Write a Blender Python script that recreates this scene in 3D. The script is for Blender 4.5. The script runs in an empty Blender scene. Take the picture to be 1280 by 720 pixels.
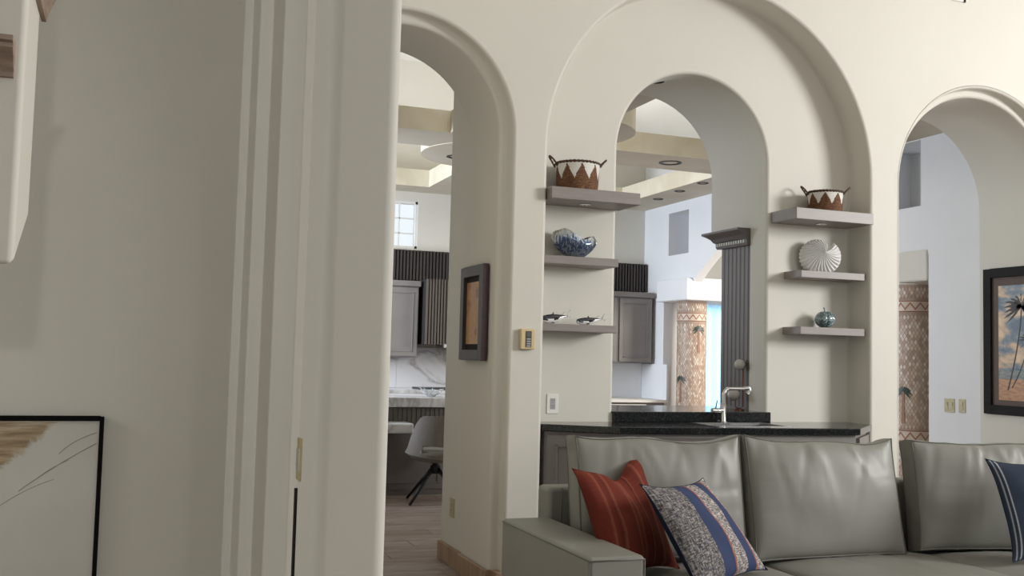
import bpy, bmesh, math, random
from mathutils import Vector, Matrix, noise
random.seed(7)
PI = math.pi
COL = bpy.context.scene.collection
SC = bpy.context.scene

# ------------------------------------------------------------------ camera
H = 1.33
YAW, PITCH, ROLL, FPX = 0.356507, 0.0668578, 0.0253454, 1281.1
F = Vector((math.sin(YAW)*math.cos(PITCH), math.cos(YAW)*math.cos(PITCH), math.sin(PITCH)))
R0 = Vector((math.cos(YAW), -math.sin(YAW), 0)); U0 = R0.cross(F)
R = math.cos(ROLL)*R0 + math.sin(ROLL)*U0; U = -math.sin(ROLL)*R0 + math.cos(ROLL)*U0
cd = bpy.data.cameras.new('camera'); cam = bpy.data.objects.new('camera', cd); COL.objects.link(cam)
cd.sensor_width = 36; cd.lens = FPX/1280*36; cd.clip_start = 0.05
cam.matrix_world = Matrix(((R.x, U.x, -F.x, 0), (R.y, U.y, -F.y, 0), (R.z, U.z, -F.z, H), (0, 0, 0, 1)))
SC.camera = cam

# ------------------------------------------------------------------ world, lights, exposure
SC.view_settings.view_transform = 'Standard'; SC.view_settings.look = 'None'
SC.view_settings.exposure = -0.06; SC.view_settings.gamma = 1.0; SC.view_settings.use_curve_mapping = False
w = bpy.data.worlds.new('world'); SC.world = w; w.use_nodes = True
w.node_tree.nodes['Background'].inputs[0].default_value = (0.88, 0.94, 1.0, 1)
w.node_tree.nodes['Background'].inputs[1].default_value = 1.15

def area(name, loc, target, sx, sy, power, color=(1, 1, 1), spread=180):
    l = bpy.data.lights.new(name, 'AREA'); l.shape = 'RECTANGLE'; l.size = sx; l.size_y = sy
    l.energy = power; l.color = color; l.spread = math.radians(spread)
    o = bpy.data.objects.new(name, l); COL.objects.link(o); o.location = loc
    o.rotation_euler = (Vector(target)-Vector(loc)).to_track_quat('-Z', 'Y').to_euler()
    return o
# daylight through the living room windows (right wall and rear wall)
area('window_daylight_right', (8.75, 0.7, 3.3), (2.6, 4.6, 1.3), 1.9, 1.7, 385, (1.0, 0.993, 0.975))
area('window_daylight_rear', (4.6, -4.85, 2.6), (3.6, 5.5, 1.6), 3.6, 2.2, 52, (1.0, 0.975, 0.94))
area('window_daylight_left', (-3.95, 2.55, 2.3), (0.4, 2.6, 1.6), 1.5, 1.9, 34, (1.0, 0.99, 0.97))
sl = bpy.data.lights.new('low_daylight', 'SPOT'); sl.energy = 560; sl.spot_size = math.radians(34); sl.spot_blend = 0.3; sl.shadow_soft_size = 0.2; sl.color = (1.0, 0.98, 0.95)
so = bpy.data.objects.new('low_daylight', sl); COL.objects.link(so); so.location = (.40, -12.0, 3.2)
so.rotation_euler = (Vector((-.6, 3.6, 1.6))-Vector(so.location)).to_track_quat('-Z', 'Y').to_euler()
# daylight and added fill lights in the kitchen and the dining room behind
area('kitchen_daylight', (-0.6, 10.4, 2.3), (6.4, 10.6, 2.2), 2.2, 1.6, 128, (0.78, 0.87, 1.0), 110)
area('kitchen_top_fill', (3.6, 8.6, 4.75), (3.6, 8.7, 0), 2.6, 2.6, 32, (1.0, 0.97, 0.93), 90)  # added overhead fill for the kitchen, no skylight is built
area('ceiling_fill_up', (3.4, 9.4, 3.62), (3.4, 9.4, 6), 4.0, 3.6, 60, (1.0, 0.97, 0.93))  # added fill aimed up to brighten the raised ceiling, no fixture here
area('dining_daylight', (8.4, 13.17, 1.15), (8.4, 8.0, 1.15), 2.6, 1.9, 62, (0.88, 0.94, 1.0))
area('dining_fill', (8.2, 9.0, 2.3), (7.0, 10.6, 1.2), 1.0, 1.0, 120, (1.0, 0.93, 0.84))  # added warm fill for the far jamb and column, no fixture here

# ------------------------------------------------------------------ materials
def new_mat(name):
    m = bpy.data.materials.new(name); m.use_nodes = True
    nt = m.node_tree; return m, nt, nt.nodes['Principled BSDF']
def N(nt, t, **kw):
    n = nt.nodes.new(t)
    for k, v in kw.items(): setattr(n, k, v)
    return n
def coords(nt, scale=(1, 1, 1), rot=(0, 0, 0), kind='Object', loc=(0, 0, 0)):
    tc = N(nt, 'ShaderNodeTexCoord'); mp = N(nt, 'ShaderNodeMapping')
    mp.inputs['Scale'].default_value = scale; mp.inputs['Rotation'].default_value = rot; mp.inputs['Location'].default_value = loc
    nt.links.new(tc.outputs[kind], mp.inputs[0]); return mp.outputs[0]
def noise_tex(nt, vec, scale, detail=3, rough=0.5, dist=0.0):
    n = N(nt, 'ShaderNodeTexNoise'); n.inputs['Scale'].default_value = scale
    n.inputs['Detail'].default_value = detail; n.inputs['Roughness'].default_value = rough; n.inputs['Distortion'].default_value = dist
    nt.links.new(vec, n.inputs['Vector']); return n.outputs['Fac']
def ramp(nt, fac, stops, interp='LINEAR'):
    r = N(nt, 'ShaderNodeValToRGB'); r.color_ramp.interpolation = interp
    e = r.color_ramp.elements
    while len(e) < len(stops): e.new(0.5)
    for i, (p, c) in enumerate(stops): e[i].position = p; e[i].color = (*c, 1)
    nt.links.new(fac, r.inputs[0]); return r.outputs[0]
def bump(nt, bsdf, fac, strength=0.1, dist=0.01):
    b = N(nt, 'ShaderNodeBump'); b.inputs['Strength'].default_value = strength; b.inputs['Distance'].default_value = dist
    nt.links.new(fac, b.inputs['Height']); nt.links.new(b.outputs[0], bsdf.inputs['Normal'])
def mat(name, c, rough=0.5, metal=0.0, c2=None, nscale=8, detail=3, b=0.0, bs=60, stretch=(1, 1, 1), spec=0.5, trans=0.0, coat=0.0, lo=0.35, hi=0.65, alpha=1.0, dist=0.0):
    m, nt, p = new_mat(name)
    p.inputs['Base Color'].default_value = (*c, 1); p.inputs['Roughness'].default_value = rough
    p.inputs['Metallic'].default_value = metal; p.inputs['Specular IOR Level'].default_value = spec
    p.inputs['Transmission Weight'].default_value = trans; p.inputs['Coat Weight'].default_value = coat; p.inputs['Alpha'].default_value = alpha
    if c2 is not None:
        f = noise_tex(nt, coords(nt, stretch), nscale, detail, 0.55, dist)
        nt.links.new(ramp(nt, f, [(lo, c), (hi, c2)]), p.inputs['Base Color'])
    if b:
        bump(nt, p, noise_tex(nt, coords(nt, stretch), bs, 3), b, 0.004)
    return m
def s2l(r, g, b):
    f = lambda v: (v/255/12.92) if v <= 10 else ((v/255+0.055)/1.055)**2.4
    return (f(r), f(g), f(b))

M = {}
M['paint'] = mat('cream_wall_paint', s2l(213, 210, 200), 0.62, c2=s2l(216, 213, 203), nscale=1.5, b=0.05, bs=45)
M['paint_white'] = mat('white_ceiling_paint', s2l(228, 226, 220), 0.7, c2=s2l(231, 229, 224), nscale=2, b=0.04)
M['paint_daylit'] = mat('daylight_tinted_wall_paint', s2l(228, 229, 231), 0.65, c2=s2l(231, 232, 234), nscale=2, b=0.04)  # whiter and cooler than the cream: bluish daylight put into the colour
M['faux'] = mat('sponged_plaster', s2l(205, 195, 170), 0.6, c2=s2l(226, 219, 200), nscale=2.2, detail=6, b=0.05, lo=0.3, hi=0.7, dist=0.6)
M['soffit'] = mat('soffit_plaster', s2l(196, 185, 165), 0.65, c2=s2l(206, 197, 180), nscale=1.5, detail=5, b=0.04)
M['shelf'] = mat('taupe_grey_lacquer', s2l(134, 126, 122), 0.42, c2=s2l(141, 133, 129), nscale=5, stretch=(1, 1, 8), b=0.03)
M['cabinet'] = mat('grey_cabinet_paint', s2l(128, 123, 120), 0.42, c2=s2l(133, 128, 125), nscale=4, b=0.02)
M['cab_dark'] = mat('dark_taupe_paint', s2l(98, 91, 88), 0.35, c2=s2l(104, 97, 94), nscale=4)
M['flute'] = mat('fluted_brown_wood', s2l(96, 88, 80), 0.5, c2=s2l(84, 76, 69), nscale=6, stretch=(1, 1, .15), b=0.05)
M['flute_dark'] = mat('dark_fluted_wood', s2l(62, 55, 52), 0.5, c2=s2l(52, 46, 44), nscale=6, stretch=(1, 1, .15), b=0.05)
M['gap'] = mat('shadow_gap_paint', s2l(35, 32, 31), 0.8)
M['steel'] = mat('brushed_steel', (0.62, 0.62, 0.62), 0.25, 1.0, b=0.02, bs=200, stretch=(1, 1, 20))
M['chrome'] = mat('polished_nickel', (0.66, 0.64, 0.61), 0.14, 1.0)
M['brass'] = mat('aged_brass', s2l(196, 182, 140), 0.35, 0.7)
M['black'] = mat('black_metal', (0.012, 0.012, 0.013), 0.4, 0.3)
M['white_plastic'] = mat('white_plastic', s2l(232, 230, 226), 0.35)
M['grey_plastic'] = mat('grey_plastic', s2l(168, 168, 172), 0.4)
M['dark_plastic'] = mat('dark_plastic', s2l(52, 50, 50), 0.3)
M['beige_plastic'] = mat('almond_plastic', s2l(214, 192, 148), 0.4)
M['ivory_plate'] = mat('ivory_wall_plate', s2l(190, 180, 148), 0.35, 0.2)
M['chair'] = mat('grey_chair_fabric', s2l(124, 119, 112), 0.75, c2=s2l(130, 125, 118), nscale=60, b=0.2, bs=300)
M['glass'] = mat('clear_glass', (0.95, 0.97, 0.97), 0.05, trans=1.0)
M['crystal'] = mat('crystal_glass', (0.93, 0.95, 0.95), 0.08, trans=0.7)
M['opal'] = mat('opal_white_glass', s2l(190, 186, 180), 0.15, coat=0.6)
M['copper'] = mat('thin_copper_rod', s2l(110, 62, 48), 0.3, 0.8)
M['dark_frame'] = mat('espresso_frame_wood', s2l(22, 19, 19), 0.6, c2=s2l(31, 27, 26), nscale=10, stretch=(1, 1, 6), spec=0.2)
M['red_brown'] = mat('mahogany_edge', s2l(66, 24, 26), 0.35, c2=s2l(48, 18, 20), nscale=10, stretch=(1, 1, 6))
M['charcoal_frame'] = mat('charcoal_frame_face', s2l(62, 60, 63), 0.4, c2=s2l(70, 68, 71), nscale=10)
M['matboard'] = mat('taupe_mat_board', s2l(92, 78, 72), 0.7, c2=s2l(102, 88, 82), nscale=40, stretch=(8, 8, .5))
M['blk_frame'] = mat('thin_black_frame', (0.004, 0.004, 0.004), 0.7, spec=0.1)
M['wicker'] = mat('brown_sea_grass', s2l(88, 56, 38), 0.75, c2=s2l(136, 98, 68), nscale=70, stretch=(1, 1, 2.5), b=0.6, bs=180)
M['wicker_dark'] = mat('dark_twisted_cane', s2l(46, 30, 22), 0.6, c2=s2l(92, 62, 42), nscale=60, b=0.6, bs=120)
M['cotton'] = mat('white_cotton_cord', s2l(232, 230, 224), 0.85, b=0.4, bs=220, stretch=(6, 6, .6))
M['shellwhite'] = mat('matte_white_ceramic', s2l(228, 227, 226), 0.35)
M['sheer'] = mat('sheer_curtain', s2l(214, 232, 240), 0.8, trans=0.0)
M['woodtrim'] = mat('weathered_wood_crown', s2l(160, 140, 124), 0.55, c2=s2l(132, 112, 98), nscale=12, stretch=(1, 1, 8), b=0.1)
M['light_trim'] = mat('dark_bronze_ring', s2l(44, 40, 38), 0.4, 0.5)

def granite():
    m, nt, p = new_mat('black_polished_granite')
    f = noise_tex(nt, coords(nt), 90, 6, 0.7)
    nt.links.new(ramp(nt, f, [(0.35, (0.004, 0.005, 0.006)), (0.62, (0.018, 0.021, 0.022)), (0.8, (0.07, 0.08, 0.08))]), p.inputs['Base Color'])
    p.inputs['Roughness'].default_value = 0.13; return m
M['granite'] = granite()
def marble(name, base, vein, sc, wscale):
    m, nt, p = new_mat(name); v = coords(nt, sc)
    f = noise_tex(nt, v, wscale, 6, 0.6, 1.6)
    mt = N(nt, 'ShaderNodeMath', operation='SUBTRACT'); mt.inputs[1].default_value = 0.5; nt.links.new(f, mt.inputs[0])
    ab = N(nt, 'ShaderNodeMath', operation='ABSOLUTE'); nt.links.new(mt.outputs[0], ab.inputs[0])
    nt.links.new(ramp(nt, ab.outputs[0], [(0.0, vein), (0.012, tuple(0.5*(a+b) for a, b in zip(vein, base))), (0.05, base)]), p.inputs['Base Color'])
    p.inputs['Roughness'].default_value = 0.18; return m
M['marble'] = marble('white_veined_marble', s2l(222, 222, 224), s2l(168, 166, 166), (0.5, 1, 1.1), 0.9)
def plank_mat(name, a, b):
    m, nt, p = new_mat(name)
    f = noise_tex(nt, coords(nt, (0.9, 4.0, 1)), 2.4, 7, 0.68, 0.9)
    nt.links.new(ramp(nt, f, [(0.3, a), (0.7, b)]), p.inputs['Base Color'])
    p.inputs['Roughness'].default_value = 0.42
    bump(nt, p, noise_tex(nt, coords(nt, (2, 14, 1)), 6, 5), 0.1, 0.003); return m
PL = [plank_mat('wood_look_tile_%s' % n, s2l(*a), s2l(*b)) for n, a, b in (
    ('ash', (112, 98, 90), (172, 157, 148)), ('brown', (106, 91, 82), (164, 146, 135)),
    ('pale', (122, 110, 103), (178, 164, 156)), ('mid', (110, 96, 88), (168, 152, 142)))]
M['stone'] = mat('travertine_base', s2l(170, 143, 121), 0.5, c2=s2l(146, 119, 98), nscale=9, stretch=(1, 1, .4), b=0.06, lo=.3, hi=.7)
M['grout'] = mat('floor_grout', s2l(134, 120, 110), 0.8)

def leather():
    m, nt, p = new_mat('grey_leather')
    v = coords(nt); f = noise_tex(nt, v, 3.0, 3)
    nt.links.new(ramp(nt, f, [(0.3, s2l(129, 128, 121)), (0.7, s2l(136, 135, 128))]), p.inputs['Base Color'])
    p.inputs['Roughness'].default_value = 0.45; p.inputs['Specular IOR Level'].default_value = 0.45
    vo = N(nt, 'ShaderNodeTexVoronoi'); vo.inputs['Scale'].default_value = 260; nt.links.new(v, vo.inputs['Vector'])
    bump(nt, p, vo.outputs['Distance'], 0.06, 0.002); return m
M['leather'] = leather()
M['seam'] = mat('leather_seam', s2l(104, 103, 95), 0.5)

def uvramp(name, axis, stops, weave=None, rough=0.85, wob=0.02):
    m, nt, p = new_mat(name)
    uv = N(nt, 'ShaderNodeTexCoord'); sx = N(nt, 'ShaderNodeSeparateXYZ'); nt.links.new(uv.outputs['UV'], sx.inputs[0])
    nz = noise_tex(nt, uv.outputs['UV'], 18, 2)
    ma = N(nt, 'ShaderNodeMath', operation='MULTIPLY_ADD'); ma.inputs[1].default_value = wob; nt.links.new(nz, ma.inputs[0]); nt.links.new(sx.outputs[axis], ma.inputs[2])
    c = ramp(nt, ma.outputs[0], stops, 'CONSTANT' if weave else 'LINEAR')
    if weave:
        # woven tweed speckle that only shows where the band is pale
        tw1 = noise_tex(nt, coords(nt, (90, 16, 1), kind='UV'), 1.0, 3, 0.7)
        tw2 = noise_tex(nt, coords(nt, (20, 80, 1), kind='UV', loc=(7, 3, 0)), 1.0, 3, 0.7)
        ad = N(nt, 'ShaderNodeMath', operation='ADD'); nt.links.new(tw1, ad.inputs[0]); nt.links.new(tw2, ad.inputs[1])
        hf = N(nt, 'ShaderNodeMath', operation='MULTIPLY'); hf.inputs[1].default_value = 0.5; nt.links.new(ad.outputs[0], hf.inputs[0])
        tw = ramp(nt, hf.outputs[0], [(0.38, s2l(58, 62, 82)), (0.48, s2l(120, 116, 116)), (0.58, s2l(206, 198, 192)), (0.7, s2l(236, 230, 224))])
        bw = N(nt, 'ShaderNodeRGBToBW'); nt.links.new(c, bw.inputs[0])
        gt = N(nt, 'ShaderNodeMath', operation='GREATER_THAN'); gt.inputs[1].default_value = 0.3; nt.links.new(bw.outputs[0], gt.inputs[0])
        mx = N(nt, 'ShaderNodeMix', data_type='RGBA'); nt.links.new(gt.outputs[0], mx.inputs['Factor'])
        mm = N(nt, 'ShaderNodeMix', data_type='RGBA', blend_type='MULTIPLY'); mm.inputs['Factor'].default_value = 1.0; nt.links.new(tw, mm.inputs['A']); nt.links.new(c, mm.inputs['B'])
        nt.links.new(c, mx.inputs['A']); nt.links.new(mm.outputs['Result'], mx.inputs['B'])
        nt.links.new(mx.outputs['Result'], p.inputs['Base Color'])
        bump(nt, p, hf.outputs[0], 0.5, 0.004)
    else:
        tw = noise_tex(nt, coords(nt, (8, 120, 1), kind='UV'), 1.0, 3, 0.7)
        tr = ramp(nt, tw, [(0.3, (0.72, 0.72, 0.72)), (0.75, (1.12, 1.1, 1.1))])
        mx = N(nt, 'ShaderNodeMix', data_type='RGBA', blend_type='MULTIPLY'); mx.inputs['Factor'].default_value = 0.8
        nt.links.new(c, mx.inputs['A']); nt.links.new(tr, mx.inputs['B'])
        nt.links.new(mx.outputs['Result'], p.inputs['Base Color'])
        bump(nt, p, tw, 0.3, 0.003)
    p.inputs['Roughness'].default_value = rough; p.inputs['Specular IOR Level'].default_value = 0.15
    return m
navy, tweed, orange, white_ = s2l(58, 68, 100), (0.58, 0.58, 0.60), s2l(160, 96, 70), (1.0, .98, .98)
M['tweed_stripes'] = uvramp('navy_and_tweed_stripes', 0, [(0, tweed), (.335, navy), (.52, orange), (.54, white_), (.715, navy), (.86, orange), (.885, white_)], weave=1)
M['navy_plain'] = mat('navy_cotton', s2l(36, 42, 60), 0.9, b=0.2, bs=300, spec=0.1)
rb, rs, rl = s2l(114, 50, 38), s2l(98, 42, 33), s2l(138, 78, 62)
st = [(0, rs), (.10, rb), (.13, rl), (.145, rb), (.2, rs), (.24, rl), (.255, rb), (.42, rb), (.45, rl), (.47, rb), (.52, rl), (.53, rb), (.60, rb), (.615, s2l(74, 30, 24)), (.63, rl), (.645, rb), (.75, rs), (.8, rl), (.815, rb), (1, rs)]
M['rust'] = uvramp('rust_striped_weave', 0, st)
M['navy_lines'] = uvramp('navy_with_white_lines', 0, [(0, s2l(52, 62, 78)), (.022, s2l(52, 62, 78)), (.03, s2l(190, 194, 200)), (.038, s2l(50, 60, 76)), (.060, s2l(50, 60, 76)), (.070, s2l(196, 200, 204)), (.080, s2l(50, 60, 76)), (.40, s2l(50, 60, 76)), (.412, s2l(190, 194, 200)), (.424, s2l(50, 60, 76)), (.445, s2l(50, 60, 76)), (.457, s2l(180, 186, 194)), (.469, s2l(50, 60, 76)), (1, s2l(50, 60, 76))], wob=0.0)

# ------------------------------------------------------------------ builders
ORG = {}
def tag(o, label=None, cat=None, group=None, kind=None):
    if label: o['label'] = label
    if cat: o['category'] = cat
    if group: o['group'] = group
    if kind: o['kind'] = kind
    return o
def thing(name, loc, label, cat, group=None, kind=None):
    o = bpy.data.objects.new(name, None); COL.objects.link(o); o.location = loc; o.empty_display_size = 0.1
    ORG[o.name] = Vector(loc); return tag(o, label, cat, group, kind)
class MB:
    def __init__(s): s.v = []; s.f = []; s.m = []; s.sm = []; s.uv = {}
    def add(s, vs, fs, m=0, smooth=False):
        n = len(s.v); s.v += [Vector(v) for v in vs]
        for f in fs: s.f.append([n+i for i in f]); s.m.append(m); s.sm.append(smooth)
        return s
    def box(s, a, b, m=0, mt=None):
        x0, y0, z0 = a; x1, y1, z1 = b
        vs = [Vector(p) for p in ((x0, y0, z0), (x1, y0, z0), (x1, y1, z0), (x0, y1, z0), (x0, y0, z1), (x1, y0, z1), (x1, y1, z1), (x0, y1, z1))]
        if mt: vs = [mt @ p for p in vs]
        return s.add(vs, [(0, 3, 2, 1), (4, 5, 6, 7), (0, 1, 5, 4), (1, 2, 6, 5), (2, 3, 7, 6), (3, 0, 4, 7)], m)
    def grid(s, rows, m=0, smooth=True, closeu=False, closev=False):
        nv, nu = len(rows), len(rows[0]); vs = [p for r in rows for p in r]; fs = []
        for j in range(nv if closev else nv-1):
            for i in range(nu if closeu else nu-1):
                fs.append((j*nu+i, j*nu+(i+1) % nu, ((j+1) % nv)*nu+(i+1) % nu, ((j+1) % nv)*nu+i))
        return s.add(vs, fs, m, smooth)
    def lathe(s, prof, c, n=32, m=0, axis='Z', mt=None, cap=True):
        rows = []
        for r, z in prof:
            row = []
            for i in range(n):
                a = 2*PI*i/n; p = Vector((r*math.cos(a), r*math.sin(a), z))
                if axis == 'X': p = Vector((p.z, p.x, p.y))
                if axis == 'Y': p = Vector((p.y, p.z, p.x))
                if mt: p = mt @ p
                row.append(p+Vector(c))
            rows.append(row)
        s.grid(rows, m, True, closeu=True)
        if cap:
            for row, rev in ((rows[0], True), (rows[-1], False)):
                s.add(row, [tuple(reversed(range(n))) if rev else tuple(range(n))], m, False)
        return s
    def tube(s, pts, r, n=10, m=0, cap=True, closed=False):
        pts = [Vector(p) for p in pts]; rr = r if isinstance(r, (list, tuple)) else [r]*len(pts)
        rows = []; up = Vector((0, 0, 1)); prev = None
        for i, p in enumerate(pts):
            if closed: t = (pts[(i+1) % len(pts)]-pts[i-1]).normalized()
            else: t = (pts[min(i+1, len(pts)-1)]-pts[max(i-1, 0)]).normalized()
            if prev is None:
                a = up if abs(t.z) < 0.9 else Vector((1, 0, 0)); u = t.cross(a).normalized()
            else:
                u = (prev-t*prev.dot(t)).normalized()
            prev = u; v = t.cross(u)
            rows.append([p+rr[i]*(math.cos(2*PI*k/n)*u+math.sin(2*PI*k/n)*v) for k in range(n)])
        s.grid(rows, m, True, closeu=True, closev=closed)
        if cap and not closed:
            s.add(rows[0], [tuple(reversed(range(n)))], m); s.add(rows[-1], [tuple(range(n))], m)
        return s
    def prism(s, poly, a, b, axis='Z', m=0, holes=()):
        """polygon (2-tuples) extruded between a and b along axis; holes are true openings"""
        def P(q, h):
            return Vector((q[0], q[1], h)) if axis == 'Z' else (Vector((q[0], h, q[1])) if axis == 'Y' else Vector((h, q[0], q[1])))
        for h, fl in ((a, False), (b, True)):
            bm = bmesh.new(); es = []
            for lp in (poly,)+tuple(holes):
                vs = [bm.verts.new(P(q, h)) for q in lp]
                es += [bm.edges.new((vs[i], vs[(i+1) % len(vs)])) for i in range(len(vs))]
            bmesh.ops.triangle_fill(bm, use_beauty=True, use_dissolve=False, edges=es)
            bm.verts.index_update()
            s.add([v.co.copy() for v in bm.verts], [tuple(v.index for v in f.verts) for f in bm.faces], m); bm.free()
            if a == b: return s
        for lp in (poly,)+tuple(holes):
            s.grid([[P(q, a) for q in lp], [P(q, b) for q in lp]], m, False, closeu=True)
        return s
    def build(s, name, mats, parent=None, bevel=0, seg=2, smooth_angle=40, recalc=True, subsurf=0):
        me = bpy.data.meshes.new(name); org = ORG.get(parent.name, Vector()) if parent else Vector()
        me.from_pydata([v-org for v in s.v], [], s.f)
        mats = mats if isinstance(mats, (list, tuple)) else [mats]
        for mm in mats: me.materials.append(mm)
        me.polygons.foreach_set('material_index', s.m)
        sm = s.sm
        if s.uv:
            ul = me.uv_layers.new(name='UVMap')
            for li, lp in enumerate(me.loops): ul.data[li].uv = s.uv.get(lp.vertex_index, (0, 0))
        me.polygons.foreach_set('use_smooth', sm)
        me.update()
        bm = bmesh.new(); bm.from_mesh(me)
        if not s.uv: bmesh.ops.remove_doubles(bm, verts=bm.verts, dist=1e-5)
        if recalc: bmesh.ops.recalc_face_normals(bm, faces=bm.faces)
        if any(sm):
            th = math.radians(smooth_angle)
            for e in bm.edges:
                if len(e.link_faces) == 2 and e.calc_face_angle(0) > th: e.smooth = False
        bm.to_mesh(me); bm.free()
        o = bpy.data.objects.new(name, me); COL.objects.link(o)
        if parent: o.parent = parent; ORG[o.name] = org
        else: ORG[o.name] = Vector()
        if bevel:
            b = o.modifiers.new('bevel', 'BEVEL'); b.width = bevel; b.segments = seg; b.limit_method = 'ANGLE'; b.angle_limit = math.radians(40)
            b.harden_normals = False
            me.polygons.foreach_set('use_smooth', [True]*len(me.polygons)) if seg > 2 else None
            if seg > 2: 
                for e in me.edges: e.use_edge_sharp = False
                wn = o.modifiers.new('wn', 'WEIGHTED_NORMAL'); wn.keep_sharp = True
        if subsurf:
            ss = o.modifiers.new('sub', 'SUBSURF'); ss.levels = subsurf; ss.render_levels = subsurf
        return o
def dup(o, parent=None):
    c = o.copy(); COL.objects.link(c)
    if parent is not None: c.parent = parent; ORG[c.name] = ORG[parent.name]
    for ch in list(o.children): dup(ch, c)
    return c
def arch(cx, cz, r, zb, n=48, zbr=None):
    pts = [(cx-r, zb)]
    for i in range(n+1):
        a = PI-PI*i/n; pts.append((cx+r*math.cos(a), cz+r*math.sin(a)))
    pts.append((cx+r, zb if zbr is None else zbr)); return pts
def sweep(mb, cx, cz, r, zb, prof, y0, m=0, n=48):
    mb.grid([[Vector((x, y0+d, z)) for x, z in arch(cx, cz, r-s_, zb, n)] for s_, d in prof], m, True)
def rectpts(a, b, c, d): return [(a, b), (c, b), (c, d), (a, d)]

# ------------------------------------------------------------------ setting: the arcaded wall
YW = 5.5; CEIL = 5.4
LA = (1.388, H+1.285, 0.645); NI = (3.411, 2.556, 1.160); RA = (5.553, H+1.225, 0.737); PA = (3.362, H+1.305, 0.551)
b = 0.02
mb = MB()
hl = arch(LA[0], LA[1], LA[2]+b, -0.01); hn = arch(NI[0], NI[1], NI[2]+b, -0.01); hr = arch(RA[0], RA[1], RA[2]+b, -0.01)
def outer_with_notches(x0, x1, z1, archs):
    p = [(x0, 0)]
    for A in archs: p += [(A[0][0], 0)]+A[1:-1]+[(A[-1][0], 0)]
    return p+[(x1, 0), (x1, z1), (x0, z1)]
mb.prism(outer_with_notches(0.45, 9.0, CEIL, [hl, hn, hr]), YW, YW, 'Y')
reb = [(-b, 0), (-.014, .0015), (-.006, .006), (-.0015, .013), (0, .022), (0, .062), (.004, .070), (.012, .074), (.035, .074), (.048, .078), (.056, .086), (.058, .10)]
sweep(mb, *LA, 0, reb+[(.062, .58)], YW)
sweep(mb, *RA, 0, [(s_*0.85, d) for s_, d in reb]+[(.045, .74)], YW)
flat = [(-b, 0), (-.014, .0015), (-.006, .006), (-.0015, .013), (0, .022)]
sweep(mb, *NI, 0, flat+[(0, .20), (.003, .213), (.012, .22)], YW)
# niche back plate, pass-through opening
pin = arch(NI[0], NI[1], NI[2]-.012, 0)
mb.prism(pin, 5.72, 5.72, 'Y', holes=[arch(PA[0], PA[1], PA[2]+b, 1.0)])
sweep(mb, *PA, 1.0, flat+[(0, .185), (-.05, .187)], 5.72)
sweep(mb, PA[0]-.008, PA[1]-.01, PA[2]+.05, 2.205, [(0, .187), (0, .755)], 5.72)
# kitchen side faces of the wall
backp = [(p[0], p[1]) for p in arch(PA[0]-.008, PA[1]-.01, PA[2]+.05, 2.205)]
bp = [(2.05, 0), (2.75, 0), (2.75, 2.205)]+backp[1:-1]+[(backp[-1][0], 2.205), (4.4, 2.205), (4.4, 0), (4.75, 0), (4.75, CEIL), (2.05, CEIL)]
mb.prism(bp, 6.475, 6.475, 'Y')
lb = arch(LA[0], LA[1], LA[2]-.062, 0)
mb.prism([(0.45, 0), (lb[0][0], 0)]+lb[1:-1]+[(lb[-1][0], 0), (2.2, 0), (2.2, CEIL), (0.45, CEIL)], 6.08, 6.08, 'Y')
rbk = arch(RA[0], RA[1], RA[2]-.045, 0)
mb.prism([(4.7, 0), (rbk[0][0], 0)]+rbk[1:-1]+[(rbk[-1][0], 0), (9.0, 0), (9.0, CEIL), (4.7, CEIL)], 6.24, 6.24, 'Y')
mb.box((1.985, 6.08, 0), (2.3, 6.55, CEIL)); mb.box((4.65, 6.2, 0), (4.78, 6.475, CEIL)); mb.box((0.45, 5.5, 0), (0.5, 6.08, CEIL))
mb.box((2.7, 5.905, 0), (4.35, 6.47, 0.94)); mb.box((3.965, 5.905, 2.21), (4.4, 6.47, 2.3)); mb.box((3.98, 5.905, 0.9), (4.4, 6.2, 2.2)); mb.box((2.55, 5.905, 0.9), (2.755, 6.4, 2.3))
wc = mb.build('wall_center', M['paint'], recalc=False)
tag(wc, 'cream plaster wall with three arched openings and a shelved niche', 'wall', kind='structure')

# living room shell
o = MB().box((0.45, YW, 4.9), (0.5, 5.55, 5.0)).build('trim_1', M['paint']); bpy.data.objects.remove(o)
mb = MB(); mb.box((-4.0, 3.6, 0), (0.33, 3.9, CEIL)); mb.box((.29, 3.37, 0), (.60, 3.9, CEIL))
mb = MB()
# stepped wall corner left of the near wall end: plan outline, rounded by bevel
out = [(-4.0, 3.6), (.330, 3.6), (.330, 3.37), (.3585, 3.37), (.3585, 3.065), (.3965, 3.065), (.3965, 2.66), (.62, 2.66), (.62, 5.52), (-4.0, 5.52)]
wl = MB().prism(out, 0, CEIL, 'Z').build('wall_left', M['paint'], bevel=.005, seg=3)
tag(wl, 'shaded cream wall at left with stepped vertical corners', 'wall', kind='structure')
fl = thing('floor', (0, 0, 0), 'taupe wood-look plank tile floor seen through the left arch', 'floor', kind='structure')
ORG[fl.name] = Vector((0, 0, 0))
MB().box((-4.2, -5.2, -.12), (12, 13.6, -.012)).build('screed', M['grout'], fl)
meshes = []
def plank_mesh(Lx, m):
    q = MB().box((0.002, 0.002, -.012), (Lx-.002, .198, 0), 0); o = q.build('plank', PL[m], fl, bevel=.0015, seg=1); return o
protos = {}
cnt = 0
rest = MB()
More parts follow.
